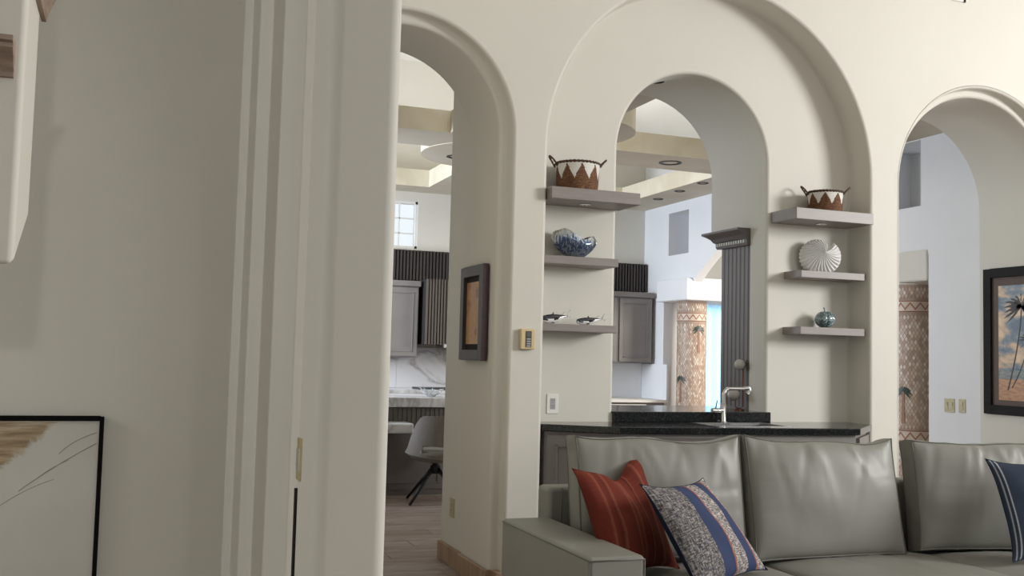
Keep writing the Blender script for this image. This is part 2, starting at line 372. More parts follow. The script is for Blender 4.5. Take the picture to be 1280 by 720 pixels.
for j in range(94):
    y = -5.2+.2*j; off = (j*0.47) % 1.2
    i = 0; x = -4.2-off
    while x < 11.8:
        near = (5.2 < y < 9.6) and (-0.3 < x+1.2 and x < 3.7)
        mi = random.randrange(4)
        if near:
            if mi not in protos:
                protos[mi] = plank_mesh(1.2, mi); p = protos[mi]
            else:
                p = protos[mi].copy(); COL.objects.link(p); p.parent = fl
            p.location = (x, y, 0); cnt += 1
        else:
            rest.box((x+.002, y+.002, -.012), (x+1.198, y+.198, 0), mi)
        x += 1.2
tag(rest.build('plank', PL, fl), kind='stuff')
ceil = MB().box((-4.2, -5.2, CEIL), (9.1, 6.3, CEIL+.1)).build('ceiling', M['paint_white'])
tag(ceil, 'plain high ceiling over the living room', 'ceiling', kind='structure')
def wall(name, poly, a, b_, axis, label, holes=(), m='paint'):
    o = MB().prism(poly, a, b_, axis, holes=holes).build(name, M[m]); return tag(o, label, 'wall', kind='structure')
wall('wall_right', rectpts(-5.2, 0, 5.5, CEIL), 9.0, 9.15, 'X', 'right side wall of the living room with a tall window opening', [rectpts(-.6, 1.2, 2.4, 4.4)])
wall('wall_rear', rectpts(-4.2, 0, 9.1, CEIL), -5.2, -5.05, 'Y', 'rear wall of the living room with wide window opening', [rectpts(2.6, 1.2, 6.6, 3.9), [(-1.7, .05), (.302, .05), (.302, 2.45)]+[(-.098+.40*math.cos(PI/2*i/10), 2.50+.41*math.sin(PI/2*i/10)) for i in range(1, 11)]+[(-1.3-.40*math.sin(PI/2*i/10), 2.50+.41*math.cos(PI/2*i/10)) for i in range(0, 11)]])
wall('wall_side', rectpts(-5.2, 0, 5.5, CEIL), -4.2, -4.05, 'X', 'far left side wall with a window opening', [rectpts(1.75, 1.2, 3.4, 3.6)])

# near wall end (foreground post)
po = thing('trim_1', (.26, 1.42, 0), 'tall cream bullnosed wall end in the foreground with a brass latch plate', 'wall end', kind='structure')
MB().box((.2268, 1.30, 0), (.3225, 1.447, CEIL)).build('post', M['paint'], po, bevel=.018, seg=4)
pl = MB().box((.2240, 1.405, 1.155), (.2275, 1.432, 1.212)).build('latch_plate', M['brass'], po, bevel=.001, seg=2)
tag(pl, 'narrow brass latch plate on the edge')
MB().box((.2225, 1.410, 1.168), (.2255, 1.427, 1.198)).build('latch_bolt', M['chrome'], pl)
MB().box((.2262, 1.447, 0), (.236, 1.456, 1.14)).build('gap_shade_strip', M['gap'], po)  # dark strip standing in for the shaded gap behind the post

# ------------------------------------------------------------------ kitchen and dining shell
XR = 6.4
mb = MB()
poly = [(6.24, 0), (6.96, 0), (6.96, 2.3), (7.3, 2.3)]
c0, z0, r0 = 9.1, .09, 2.83
a0 = math.asin((2.3-z0)/r0)
cyc = []
for i in range(25):
    a = (PI-a0)-(PI-2*a0)*i/24; cyc.append((c0+r0*math.cos(a), z0+r0*math.sin(a)))
poly += cyc+[(10.9, 2.3), (11.6, 2.3), (11.6, 0), (12.15, 0), (12.15, CEIL), (6.24, CEIL)]
mb.prism(poly, XR, XR+.12, 'X', holes=[rectpts(11.0, 2.66, 11.5, 3.2), rectpts(7.05, 2.73, 7.62, 3.31)])
# recessed boxes behind the two square niches
for ya, yb, za, zb2 in ((11.0, 11.5, 2.66, 3.2), (7.05, 7.62, 2.73, 3.31)):
    mb.box((XR+.4, ya-.02, za-.02), (XR+.45, yb+.02, zb2+.02)); mb.box((XR+.12, ya-.04, za-.04), (XR+.42, ya, zb2+.04)); mb.box((XR+.12, yb, za-.04), (XR+.42, yb+.04, zb2+.04))
    mb.box((XR+.12, ya, za-.04), (XR+.42, yb, za)); mb.box((XR+.12, ya, zb2), (XR+.42, yb, zb2+.04))
mb.box((XR+.12, 11.62, 0), (XR+.42, 12.15, 2.3)); mb.box((XR+.12, 6.24, 0), (XR+.25, 6.94, 2.3))
tag(mb.build('wall_hall', M['paint_daylit']), 'white side wall in a bluish daylight tint with square niche and wide arch over the tiled columns', 'wall', kind='structure')
wall('wall_kitchen', rectpts(-1.0, 0, 6.4, CEIL), 12.15, 12.3, 'Y', 'back wall of the kitchen behind the grey cabinets', [rectpts(2.55, 2.62, 3.265, 3.2)], 'paint')
wall('wall_kitchen_side', rectpts(6.08, 0, 12.15, CEIL), -1.1, -1.0, 'X', 'left side wall of the kitchen', [], 'paint')
wall('wall_dining', rectpts(6.4, 0, 10.6, CEIL), 13.2, 13.3, 'Y', 'cream back wall of the dining room behind the sheer curtain', [rectpts(7.0, .1, 9.8, 2.1)], 'paint')
wall('wall_dining_side', rectpts(6.24, 0, 13.2, CEIL), 10.5, 10.6, 'X', 'right side wall of the dining room', [], 'paint')
c2 = MB().box((-1.1, 6.3, 4.95), (10.6, 13.3, 5.05)).build('ceiling_kitchen', M['paint_white'])
tag(c2, 'white raised ceiling above the kitchen beams', 'ceiling', kind='structure')
# sloped vault plane on the right of the kitchen ceiling
tag(MB().prism([(4.6, 4.95), (6.4, 3.9), (6.4, 4.95)], 9.4, 12.15, 'Y').build('ceiling_slope', M['paint_white']), 'sloping white ceiling panel over the right kitchen wall', 'ceiling', kind='structure')

# window in the kitchen back wall
wn = thing('window_1', (2.9, 12.15, 2.62), 'small bright square-paned window high on the kitchen back wall', 'window', kind='structure')
mb = MB()
for z in (2.62, 3.17): mb.box((2.55, 12.16, z), (3.265, 12.24, z+.03))
for x in (2.55, 3.235): mb.box((x, 12.16, 2.62), (x+.03, 12.24, 3.2))
for z in (2.80, 2.985): mb.box((2.57, 12.18, z), (3.25, 12.21, z+.014))
for x in (2.80, 3.035): mb.box((x, 12.18, 2.64), (x+.014, 12.21, 3.18))
mb.build('window_frame', M['paint_white'], wn)
for xa, xb in ((2.58, 2.8), (2.815, 3.035), (3.05, 3.235)):
    for za, zb2 in ((2.65, 2.8), (2.815, 2.985), (3.0, 3.17)):
        MB().box((xa, 12.193, za), (xb, 12.199, zb2)).build('pane', M['glass'], wn)

# impost blocks
def impost(ya, yb, label):
    o = MB().box((6.30 if ya > 9 else 6.385, ya, 2.07), (7.25, yb, 2.345)).build('trim_2' if ya > 9 else 'trim_3', M['paint_daylit'] if ya > 9 else M['paint'], bevel=.02, seg=3)
    return tag(o, label, 'impost block', kind='structure')
impost(10.87, 11.62, 'white plaster impost block above the far tiled column'); impost(6.965, 7.32, 'small cream impost block above the near tiled column')

# ceiling beams (lattice at 3.32 m)
ZB, ZT = 3.32, 3.52
def beam(name, poly, label):
    mb = MB()
    n = len(poly)
    mb.prism(poly, ZB, ZB, 'Z', 0); mb.prism(poly, ZT, ZT, 'Z', 1)
    mb.grid([[Vector((x, y, ZB)) for x, y in poly], [Vector((x, y, ZT)) for x, y in poly]], 1, False, closeu=True)
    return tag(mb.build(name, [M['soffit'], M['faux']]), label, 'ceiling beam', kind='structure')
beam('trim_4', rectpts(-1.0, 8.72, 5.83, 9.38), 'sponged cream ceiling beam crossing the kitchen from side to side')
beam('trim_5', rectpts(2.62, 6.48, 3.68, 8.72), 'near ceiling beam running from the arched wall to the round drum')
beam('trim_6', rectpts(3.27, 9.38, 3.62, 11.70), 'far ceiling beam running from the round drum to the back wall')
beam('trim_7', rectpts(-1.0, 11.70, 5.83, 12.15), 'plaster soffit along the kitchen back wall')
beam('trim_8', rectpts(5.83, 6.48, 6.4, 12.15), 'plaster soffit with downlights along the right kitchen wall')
ZB -= .006; ZT += .01
for nm, cx_, cy_, r_, lb_ in (('trim_9', 3.30, 9.55, .70, 'round plaster drum with a downlight beyond the crossing kitchen beam'), ('trim_11', 3.50, 8.22, .64, 'round plaster drum on the near side of the crossing kitchen beam')):
    beam(nm, [(cx_+r_*math.cos(2*PI*i/64), cy_+r_*math.sin(2*PI*i/64)) for i in range(64)], lb_)
    ZB -= .002
ZB += .010; ZT -= .01
def downlight(x, y, z, r, label, group=None, tilt=None):
    t = thing('downlight', (x, y, z), label, 'downlight', group)
    pr = [(r, 0), (r, -.006), (r*.8, -.008), (r*.66, .0), (r*.6, .02)]
    MB().lathe([(a, z+c) for a, c in pr], (x, y, 0), 28, cap=False).build('ring', M['light_trim'], t)
    MB().lathe([(r*.62, z+.012), (r*.3, z+.004), (.002, z+.002)], (x, y, 0), 24, cap=False).build('lens', M['steel'] if r > .08 else M['gap'], t)
    return t
downlight(5.03, 9.03, ZB, .115, 'large round downlight in the beam seen through the middle opening')
downlight(2.99, 9.72, ZB-.006, .10, 'round downlight under the drum seen through the left arch')
for (x, y, l) in ((6.05, 11.15, 'small dark downlight nearest the back wall in the right soffit'), (5.98, 10.5, 'small dark downlight, middle of three in the right soffit'), (5.93, 9.9, 'small dark downlight, rightmost of three in the right soffit')):
    downlight(x, y, ZB, .065, l, 'downlights in the right kitchen soffit')
t = thing('downlight', (3.30, 6.08, 3.22), 'small black downlight in the vault of the middle arch', 'downlight')
MB().lathe([(.052, 3.232), (.05, 3.214), (.035, 3.217), (.02, 3.222), (.002, 3.224)], (3.275, 6.08, 0), 24, cap=False).build('ring', M['gap'], t)

# ------------------------------------------------------------------ baseboards
def basebd(name, segs, label, mname='stone'):
    t = thing(name, (segs[0][0][0], segs[0][0][1], 0), label, 'baseboard', kind='structure')
    for a, b_ in segs: MB().box((a[0], a[1], 0), (b_[0], b_[1], .12)).build('stone_tile', M[mname], t, bevel=.004, seg=2)
basebd('baseboard_left', [((1.946, 5.585), (1.966, 5.83)), ((1.946, 5.833), (1.966, 6.085)), ((1.962, 6.088), (1.984, 6.30)), ((1.962, 6.303), (1.984, 6.555)), ((1.984, 6.551), (2.3, 6.57)), ((1.95, 5.57), (1.99, 5.584)), ((1.99, 5.482), (2.245, 5.499)), ((1.99, 5.50), (2.03, 5.57))], 'brown travertine baseboard around the left arch pier')
basebd('baseboard_right', [((4.58, 5.482), (4.82, 5.499)), ((6.385, 6.26), (6.399, 6.95))], 'brown travertine baseboard along the right arch')

# ------------------------------------------------------------------ wall plates and small fittings
t = thing('thermostat', (2.142, 5.5, 1.43), 'almond thermostat with dark keypad on the wall right of the left arch', 'thermostat')
MB().box((2.099, 5.468, 1.374), (2.186, 5.5, 1.491)).build('housing', M['beige_plastic'], t, bevel=.005, seg=3)
kp = MB().box((2.128, 5.4655, 1.386), (2.163, 5.4685, 1.478)).build('keypad', M['dark_plastic'], t)
for i in range(4): MB().box((2.133, 5.463, 1.389+i*.0135), (2.158, 5.466, 1.397+i*.0135)).build('button', M['grey_plastic'], kp)
MB().box((2.132, 5.4645, 1.446), (2.159, 5.4657, 1.473)).build('display', mat('lcd_grey', s2l(84, 88, 80), .3), kp)
def outlet(t, x0, x1, z0, z1, y, axis='Y', plate='white_plastic', insert='grey_plastic', gangs=1, toggles=True):
    def B(a, b_, dy0, dy1, za, zb2):
        if axis == 'Y': return MB().box((a, y-dy1, za), (b_, y-dy0, zb2))
        return MB().box((y-dy1, a, za), (y-dy0, b_, zb2))
    B(x0, x1, 0, .006, z0, z1).build('plate', M[plate], t, bevel=.002, seg=2)
    w_ = (x1-x0)/gangs
    for g in range(gangs):
        c = x0+w_*(g+.5); q = .0165 if w_ > .04 else w_*.3; zc = (z0+z1)/2
        ins = B(c-q, c+q, .006, .0085, zc-.033, zc+.033).build('insert', M[insert], t, bevel=.0008, seg=1)
        if toggles:
            for s_ in (-1, 1):
                for dx in (-.006, .006): B(c+dx-.0014, c+dx+.0014, .0085, .009, zc+s_*.017+.001, zc+s_*.017+.009).build('slot', M['gap'], ins)
                B(c-.0022, c+.0022, .0085, .009, zc+s_*.017-.009, zc+s_*.017-.005).build('slot', M['gap'], ins)
        else: B(c-q*.6, c+q*.6, .0085, .0125, zc-.002, zc+.026).build('rocker', M[insert], ins, bevel=.001, seg=1)
t = thing('wall_outlet', (2.41, 5.72, 1.05), 'white outlet plate with grey socket in the niche under the left shelves', 'outlet')
outlet(t, 2.371, 2.446, .995, 1.112, 5.72)
t = thing('light_switch', (6.4, 6.72, 1.02), 'ivory double light switch plate on the wall beyond the right arch', 'light switch')
outlet(t, 6.665, 6.778, .962, 1.075, 6.4, 'X', 'ivory_plate', 'ivory_plate', 2, False)
t = thing('light_switch', (6.4, 6.585, 1.02), 'ivory single switch plate nearest the palm picture', 'light switch')
outlet(t, 6.548, 6.621, .966, 1.077, 6.4, 'X', 'ivory_plate', 'ivory_plate', 1, False)
t = thing('wall_outlet', (1.985, 6.33, .35), 'narrow almond outlet plate low on the left arch pier', 'outlet')
outlet(t, 6.27, 6.36, .30, .42, 1.985, 'X', 'ivory_plate', 'ivory_plate', 1, True)
t = thing('air_vent', (5.1, 5.5, 3.89), 'slatted beige air vent high on the wall above the right arch', 'vent')
mb = MB()
mb.box((4.86, 5.488, 3.885), (5.38, 5.5, 3.905)); mb.box((4.86, 5.488, 4.10), (5.38, 5.5, 4.12)); mb.box((4.86, 5.488, 3.885), (4.88, 5.5, 4.12)); mb.box((5.36, 5.488, 3.885), (5.38, 5.5, 4.12))
mb.build('vent_frame', M['paint_white'], t)
for i in range(9):
    MB().box((4.88, 5.485, 3.908+i*.022), (5.36, 5.498, 3.917+i*.022)).build('slat', M['woodtrim'], t)

# ------------------------------------------------------------------ shelves in the niche
def shelf(x0, x1, y0, z0, z1, label, puck=False):
    t = thing('floating_shelf', ((x0+x1)/2, 5.72, z0), label, 'shelf', 'grey floating shelves in the niche')
    MB().box((x0, y0, z0), (x1, 5.72, z1)).build('board', M['shelf'], t, bevel=.003, seg=2)
    if puck:
        x = (x0+x1)/2-.02; p = MB().lathe([(.034, z0), (.034, z0-.006), (.022, z0-.008), (.02, z0-.002)], (x, 5.56, 0), 24, cap=False).build('puck_light', M['chrome'], t)
        MB().lathe([(.021, z0-.004), (.001, z0-.004)], (x, 5.56, 0), 20, cap=False).build('lens', M['opal'], p)
shelf(2.257, 2.832, 5.44, 2.254, 2.324, 'thick top left grey shelf carrying the larger basket', True)
shelf(2.256, 2.739, 5.53, 1.882, 1.931, 'middle left grey shelf carrying the blue ceramic bowl')
shelf(2.256, 2.740, 5.53, 1.486, 1.529, 'lowest left grey shelf carrying two fish figurines')
shelf(3.946, 4.548, 5.44, 2.254, 2.327, 'thick top right grey shelf carrying the smaller basket', True)
shelf(4.050, 4.552, 5.53, 1.890, 1.937, 'middle right grey shelf carrying the white ridged shell')
shelf(4.046, 4.552, 5.53, 1.522, 1.571, 'lowest right grey shelf carrying the glass pumpkin')

# ------------------------------------------------------------------ baskets
def basket(cx, cy, z0, r0_, r1, h, ntri, phase, label, rot):
    t = thing('woven_basket', (cx, cy, z0), label, 'basket', 'zigzag baskets on the top shelves')
    rows_n = 17; nseg = 144; sub = 3
    mb = MB(); rows = []
    for j in range(rows_n*sub+1):
        f = j/(rows_n*sub); rr = r0_+(r1-r0_)*f**.8+.0028*abs(math.sin(PI*j/sub))
        rows.append([Vector((cx+(rr+.0009*noise.noise(Vector((i*.7, j*.9, cx*9))))*math.cos(2*PI*i/nseg), cy+(rr)*math.sin(2*PI*i/nseg), z0+h*f)) for i in range(nseg)])
    vs = [p for r in rows for p in r]; n0 = len(rows[0])
    fb, fw = [], []
    for j in range(rows_n*sub):
        row = j//sub
        fz = (row+.5)/rows_n
        for i in range(n0):
            u = ((i+.5)/nseg*ntri+phase) % 1
            top = abs(u-.5)*2  # 0 at the centre of a triangle
            isw = fz > .40 and (1-(fz-.40)/.57) < top
            (fw if isw else fb).append((j*n0+i, j*n0+(i+1) % n0, (j+1)*n0+(i+1) % n0, (j+1)*n0+i))
    mb.add(vs, fb, 0, True); 
    n_ = 0
    for f in fw: mb.f.append(list(f)); mb.m.append(1); mb.sm.append(True)
    # inside and bottom
    mb.lathe([(r1-.008, z0+h), (r0_-.006, z0+.01), (.002, z0+.01)], (cx, cy, 0), 48, 0, cap=False)
    mb.lathe([(r0_, z0), (.002, z0+.0005)], (cx, cy, 0), 48, 0, cap=False)
    mb.build('basket_body', [M['wicker'], M['cotton']], t)
    # braided rim: two twisted strands
    mb = MB()
    for s_ in (0, PI):
        pts = []
        for i in range(150):
            a = 2*PI*i/150; tw = a*17+s_
            pts.append((cx+(r1+.004*math.cos(tw))*math.cos(a), cy+(r1+.004*math.cos(tw))*math.sin(a), z0+h+.004+.0045*math.sin(tw)+.002*noise.noise(Vector((i*.3, s_, 0)))))
        mb.tube(pts, .0052, 6, closed=True)
    mb.build('braided_rim', M['wicker_dark'], t)
    for s_ in (0, 1):
        a = rot+PI*s_; ca, sa = math.cos(a), math.sin(a); pts = []; rad = []
        ht = .06 if s_ else .05
        for i in range(23):
            f = i/22; ang = PI*f
            lat = -.036*math.cos(ang); up = ht*math.sin(ang)**.8; outw = .042*math.sin(ang)
            pts.append((cx+(r1+outw)*ca-lat*sa, cy+(r1+outw)*sa+lat*ca, z0+h-.012+up+.0015*math.sin(i*2.2))); rad.append(.0058+.0012*math.sin(i*2.4))
        MB().tube(pts, rad, 8).build('handle', M['wicker_dark'], t)
basket(2.478, 5.578, 2.325, .120, .131, .160, 9, .05, 'larger brown and white zigzag basket on the top left shelf', math.radians(-12))
basket(4.268, 5.575, 2.328, .105, .112, .128, 8, .33, 'smaller brown and white zigzag basket on the top right shelf', math.radians(-30))

# ------------------------------------------------------------------ blue ceramic bowl
def bowl():
    t = thing('ceramic_bowl', (2.49, 5.615, 1.931), 'glazed blue and silver free-form bowl on the middle left shelf', 'bowl')
    m, nt, p = new_mat('blue_silver_glaze')
    v = coords(nt, (14, 14, .7)); f = noise_tex(nt, v, 4.5, 4, .6, .1)
    tc = N(nt, 'ShaderNodeTexCoord'); sx = N(nt, 'ShaderNodeSeparateXYZ'); nt.links.new(tc.outputs['Object'], sx.inputs[0])
    ma = N(nt, 'ShaderNodeMath', operation='MULTIPLY_ADD'); ma.inputs[1].default_value = 2.5; nt.links.new(sx.outputs[2], ma.inputs[0]); nt.links.new(f, ma.inputs[2])
    nt.links.new(ramp(nt, ma.outputs[0], [(.44, s2l(96, 110, 124)), (.54, s2l(160, 170, 176)), (.64, s2l(58, 78, 122)), (.72, s2l(84, 104, 140)), (.80, s2l(190, 198, 200)), (.92, s2l(150, 142, 130)), (1.0, s2l(112, 94, 78))]), p.inputs['Base Color'])
    p.inputs['Roughness'].default_value = .12; p.inputs['Metallic'].default_value = .55; p.inputs['Coat Weight'].default_value = .5
    rows = []
    def rim(a):
        # left side tall, saddle right of centre, small lip at right
        c = math.cos(a)
        return .128+.040*math.exp(-((c+.62)/.42)**2)-.022*math.exp(-((c-.35)/.30)**2)+.010*math.exp(-((c-1)/.3)**2)
    nt_, na = 20, 64
    def pt(f, a, inner):
        top = rim(a); z = top*f; prof = math.sin(min(1, .16+f*.90)*PI*.56)**.9*(1-.10*max(0, f-.75)/.25)
        A, B = .150*prof, .080*prof
        if inner: A -= .006; B -= .006; z = max(z, .008)
        # lean of the left bulge
        xo = -.012*f
        return Vector((2.490+xo+A*math.cos(a), 5.615+B*math.sin(a)*.98, 1.931+z))
    rows = [[pt(j/nt_, 2*PI*i/na, False) for i in range(na)] for j in range(nt_+1)]
    rows += [[pt(j/nt_, 2*PI*i/na, True) for i in range(na)] for j in range(nt_, -1, -1)]
    mb = MB(); mb.grid(rows, 0, True, closeu=True); mb.add(rows[0], [tuple(range(na))]); mb.add(rows[-1], [tuple(range(na))])
    mb.build('bowl_body', m, t, smooth_angle=60)
bowl()

# ------------------------------------------------------------------ fish figurines
def fish(nx, ny, L, hgt, label, zs=1.529):
    t = thing('fish_figurine', (nx+L/2, ny, zs), label, 'figurine', 'black and white fish figurines')
    rows = []; n = 16; K = 22
    for i in range(K+1):
        f = i/K; r_ = .023*hgt*math.sin(PI*min(1, .10+f*.92))**.75*(1-.35*f)+.0015
        x = nx+L*.86*f; zc = zs+.020*hgt+.018*hgt*f**2.2
        rows.append([Vector((x, ny+.75*r_*math.cos(2*PI*k/n), zc+r_*math.sin(2*PI*k/n))) for k in range(n)])
    mb = MB(); vs = [p for r in rows for p in r]
    for j in range(K):
        for k in range(n):
            up = math.sin(2*PI*(k+.5)/n); mb_m = 0 if up > -.15-.25*math.sin(j*.7) else 1
            if j == 0 and k == 0: base = len(mb.v); mb.v += vs
            mb.f.append([base+j*n+k, base+j*n+(k+1) % n, base+(j+1)*n+(k+1) % n, base+(j+1)*n+k]); mb.m.append(mb_m); mb.sm.append(True)
    mb.add(rows[0], [tuple(range(n))], 0); mb.add(rows[-1], [tuple(range(n))], 0)
    mb.build('body', [M['fish_dark'], M['shellwhite']], t)
    def fin(pts, name, th=.002, m='fish_dark'):
        MB().prism(pts, ny-th, ny+th, 'Y').build(name, M[m], t, bevel=.0006, seg=1)
    x = nx+L*.36; z = zs+.036*hgt
    fin([(x-.012, z-.006), (x+.004, z+.012*hgt), (x+.010, z+.018*hgt), (x+.010, z), (x+.016, z-.006)], 'dorsal_fin')
    x = nx+L*.84; z = zs+.034*hgt
    fin([(x, z-.004), (x+.018, z+.010), (x+.030, z+.034*hgt), (x+.024, z+.034*hgt), (x+.006, z+.010)], 'tail_fin', .003, 'crystal')
    fin([(x, z-.004), (x+.016, z-.002), (x+.032, z-.008), (x+.026, z+.004), (x+.006, z+.006)], 'tail_fin', .003, 'crystal')
    fin([(x-.05, z), (x-.036, z+.012), (x-.008, z+.024*hgt), (x-.012, z+.018*hgt), (x-.034, z)], 'anal_fin', .002, 'crystal')
    for s_ in (-1, 1):
        MB().prism([(nx+L*.28, zs+.014), (nx+L*.42, zs+.010), (nx+L*.40, zs+.004)], ny+s_*.012, ny+s_*.016, 'Y').build('side_fin', M['fish_dark'], t)
M['fish_dark'] = mat('black_blue_glaze', s2l(26, 28, 34), .08, c2=s2l(66, 78, 96), nscale=30, coat=1.0, lo=.5, hi=.8)
fish(2.272, 5.60, .195, 1.35, 'larger black and white fish figurine at the left end of the lowest shelf')
fish(2.500, 5.59, .185, 1.08, 'smaller black and white fish figurine nearer the middle opening')

# ------------------------------------------------------------------ ridged shell
def shell():
    C = Vector((4.268, 5.625, 1.937+.115)); t = thing('shell_ornament', (C.x, C.y, 1.937), 'white ridged nautilus shell ornament on the middle right shelf', 'ornament')
    rotz = Matrix.Rotation(math.radians(-24), 3, 'Z')
    nr = 30; na = nr*8; NR = 14; start = math.radians(62)
    def P(i, j, side):
        u = i/na; th = start+2*PI*u*.955   # counter clockwise from the notch
        Rr = .112+.034*math.sin(PI*u*.95)**1.0+.018*(u-.5)
        Rr *= 1.0-.10*math.exp(-(u/.05)**2)
        tri = abs(((u*nr) % 1)*2-1)
        Rr *= .965+.05*tri
        f = j/NR; r_ = Rr*f
        thick = .042*math.sqrt(max(0, 1-f**2.2))+.003
        ridge = (tri-.5)*.016*f**.8
        cen = Vector((.018, 0, .016))
        swirl = th-(1-f)*.35
        return C+rotz @ (Vector((r_*math.cos(swirl), side*thick+ridge, r_*math.sin(swirl)*.93))+cen*(1-f)+Vector((0, side*.018*(1-f)**2, 0)))
    mb = MB()
    for side in (-1, 1): mb.grid([[P(i, j, side) for i in range(na+1)] for j in range(NR+1)], 0, False)
    mb.grid([[P(i, NR, -1) for i in range(na+1)], [P(i, NR, 1) for i in range(na+1)]], 0, False)
    for i in (0, na): mb.grid([[P(i, j, -1) for j in range(NR+1)], [P(i, j, 1) for j in range(NR+1)]], 0, False)
    mb.build('shell_body', M['shellwhite'], t)
    MB().lathe([(.001, -.062), (.010, -.060), (.016, -.052), (.018, -.040)], C+Vector((.03, 0, .014)), 20, axis='Y', cap=False).build('shell_core', M['shellwhite'], t)
shell()

# ------------------------------------------------------------------ glass pumpkin
def pumpkin():
    t = thing('glass_pumpkin', (4.305, 5.62, 1.571), 'small swirled blue-grey glass pumpkin on the lowest right shelf', 'ornament')
    m, nt, p = new_mat('swirled_teal_glass')
    f = noise_tex(nt, coords(nt, (1, 1, 1)), 28, 4, .6, 1.8)
    nt.links.new(ramp(nt, f, [(.38, s2l(58, 82, 90)), (.5, s2l(104, 132, 138)), (.64, s2l(196, 210, 212))]), p.inputs['Base Color'])
    p.inputs['Roughness'].default_value = .05; p.inputs['Coat Weight'].default_value = 1; p.inputs['Transmission Weight'].default_value = .25
    na, nz = 96, 24; rows = []
    for j in range(nz+1):
        ph = PI*j/nz; rows.append([])
        for i in range(na):
            a = 2*PI*i/na; lob = 1-.10*(1-abs(math.cos(a*4)))**2*math.sin(ph)
            rr = .066*math.sin(ph)*lob; z = -.058*math.cos(ph)
            z -= .008*math.exp(-(rr/.018)**2)*(1 if j > nz/2 else -1)
            rows[-1].append(Vector((4.305+rr*math.cos(a), 5.62+rr*math.sin(a), 1.571+.0565+z)))
    MB().grid(rows, 0, True, closeu=True).build('pumpkin_body', m, t, smooth_angle=80)
    MB().tube([(4.305, 5.62, 1.672), (4.304, 5.62, 1.688), (4.300, 5.62, 1.698), (4.294, 5.62, 1.704)], [.010, .006, .005, .006], 10).build('stem', m, t)
pumpkin()

# ------------------------------------------------------------------ wet bar: countertop, raised ledge, cabinet
CT = [(2.258, 5.512), (2.635, 5.262), (3.42, 5.185), (4.19, 5.125), (4.562, 5.47), (4.562, 5.718), (2.258, 5.718)]
SINK = rectpts(3.30, 5.28, 3.80, 5.60)
t = thing('countertop', (3.41, 5.45, .91), 'black polished granite bar countertop with angled ends', 'countertop')
MB().prism(CT, .907, .947, 'Z', holes=[SINK]).build('slab', M['granite'], t, bevel=.004, seg=2)
t = thing('bar_ledge', (3.375, 6.0, .947), 'raised black granite ledge in the middle opening behind the faucet', 'ledge')
MB().box((2.808, 5.695, .947), (3.942, 6.50, 1.011)).build('slab', M['granite'], t, bevel=.004, seg=2)
t = thing('bar_sink', (3.55, 5.44, .80), 'steel bar sink set in the black countertop', 'sink')
mb = MB(); x0, y0, x1, y1 = 3.30, 5.28, 3.80, 5.60
mb.prism(rectpts(x0-.012, y0-.012, x1+.012, y1+.012), .9472, .9505, 'Z', holes=[rectpts(x0+.012, y0+.012, x1-.012, y1-.012)])
mb.build('rim', M['steel'], t)
mb = MB(); 
for q in (((x0+.01, y0+.01, .76), (x0+.013, y1-.01, .948)), ((x1-.013, y0+.01, .76), (x1-.01, y1-.01, .948)), ((x0+.01, y0+.01, .76), (x1-.01, y0+.013, .948)), ((x0+.01, y1-.013, .76), (x1-.01, y1-.01, .948)), ((x0+.01, y0+.01, .757), (x1-.01, y1-.01, .76))): mb.box(*q)
mb.build('basin', M['steel'], t)
MB().box((3.44, 5.47, .952), (3.66, 5.475, .957)).box((3.44, 5.40, .952), (3.66, 5.405, .957)).box((3.44, 5.40, .952), (3.445, 5.475, .957)).box((3.655, 5.40, .952), (3.66, 5.475, .957)).build('drain_rack', M['steel'], t)
# faucet
t = thing('faucet', (3.555, 5.65, .947), 'brushed nickel bar faucet with side lever at the sink', 'faucet')
fx, fy = 3.556, 5.650
MB().lathe([(.026, .947), (.026, .953), (.018, .956), (.0165, .96), (.0165, 1.065), (.0125, 1.068), (.0125, 1.072)], (fx, fy, 0), 24).build('body', M['chrome'], t)
pts = [(fx, fy, 1.07), (fx, fy, 1.115)]
for i in range(9):
    a = PI/2*i/8; pts.append((fx+.042*(1-math.cos(a)), fy-.006*(1-math.cos(a)), 1.120+.042*math.sin(a)))
pts += [(fx+.08, fy-.012, 1.163), (fx+.135, fy-.03, 1.163)]
MB().tube(pts, .0125, 16).build('spout', M['chrome'], t)
hd = MB().tube([(fx+.132, fy-.03, 1.166), (fx+.162, fy-.036, 1.168), (fx+.168, fy-.036, 1.150), (fx+.150, fy-.034, 1.130)], [.014, .0165, .017, .013], 14).build('spray_head', M['steel'], t)
MB().tube([(fx-.005, fy, 1.022), (fx-.085, fy-.002, 1.022)], .0155, 18).build('lever_hub', M['chrome'], t)
MB().tube([(fx-.058, fy, 1.03), (fx-.052, fy, 1.06), (fx-.045, fy, 1.088)], [.0045, .0035, .003], 10).build('lever', M['dark_plastic'], t)

t = thing('bar_cabinet', (3.41, 5.5, 0), 'grey base cabinet with framed doors and vent grille under the black counter', 'cabinet')
CB = [(2.285, 5.535), (2.648, 5.295), (3.42, 5.215), (4.180, 5.160), (4.535, 5.495), (4.535, 5.715), (2.285, 5.715)]
MB().prism(CB, .10, .905, 'Z', holes=[rectpts(3.27, 5.26, 3.83, 5.63)]).build('carcass', M['cabinet'], t)
MB().prism([(2.30, 5.60), (2.66, 5.36), (4.17, 5.23), (4.50, 5.55), (4.50, 5.70), (2.30, 5.70)], 0, .10, 'Z').build('toe_kick', M['cab_dark'], t)
def face_frame(p, q):
    p, q = Vector((p[0], p[1], 0)), Vector((q[0], q[1], 0)); d = (q-p).normalized(); n = Vector((d.y, -d.x, 0))
    return Matrix(((d.x, n.x, 0, p.x), (d.y, n.y, 0, p.y), (0, 0, 1, 0), (0, 0, 0, 1))), (q-p).length
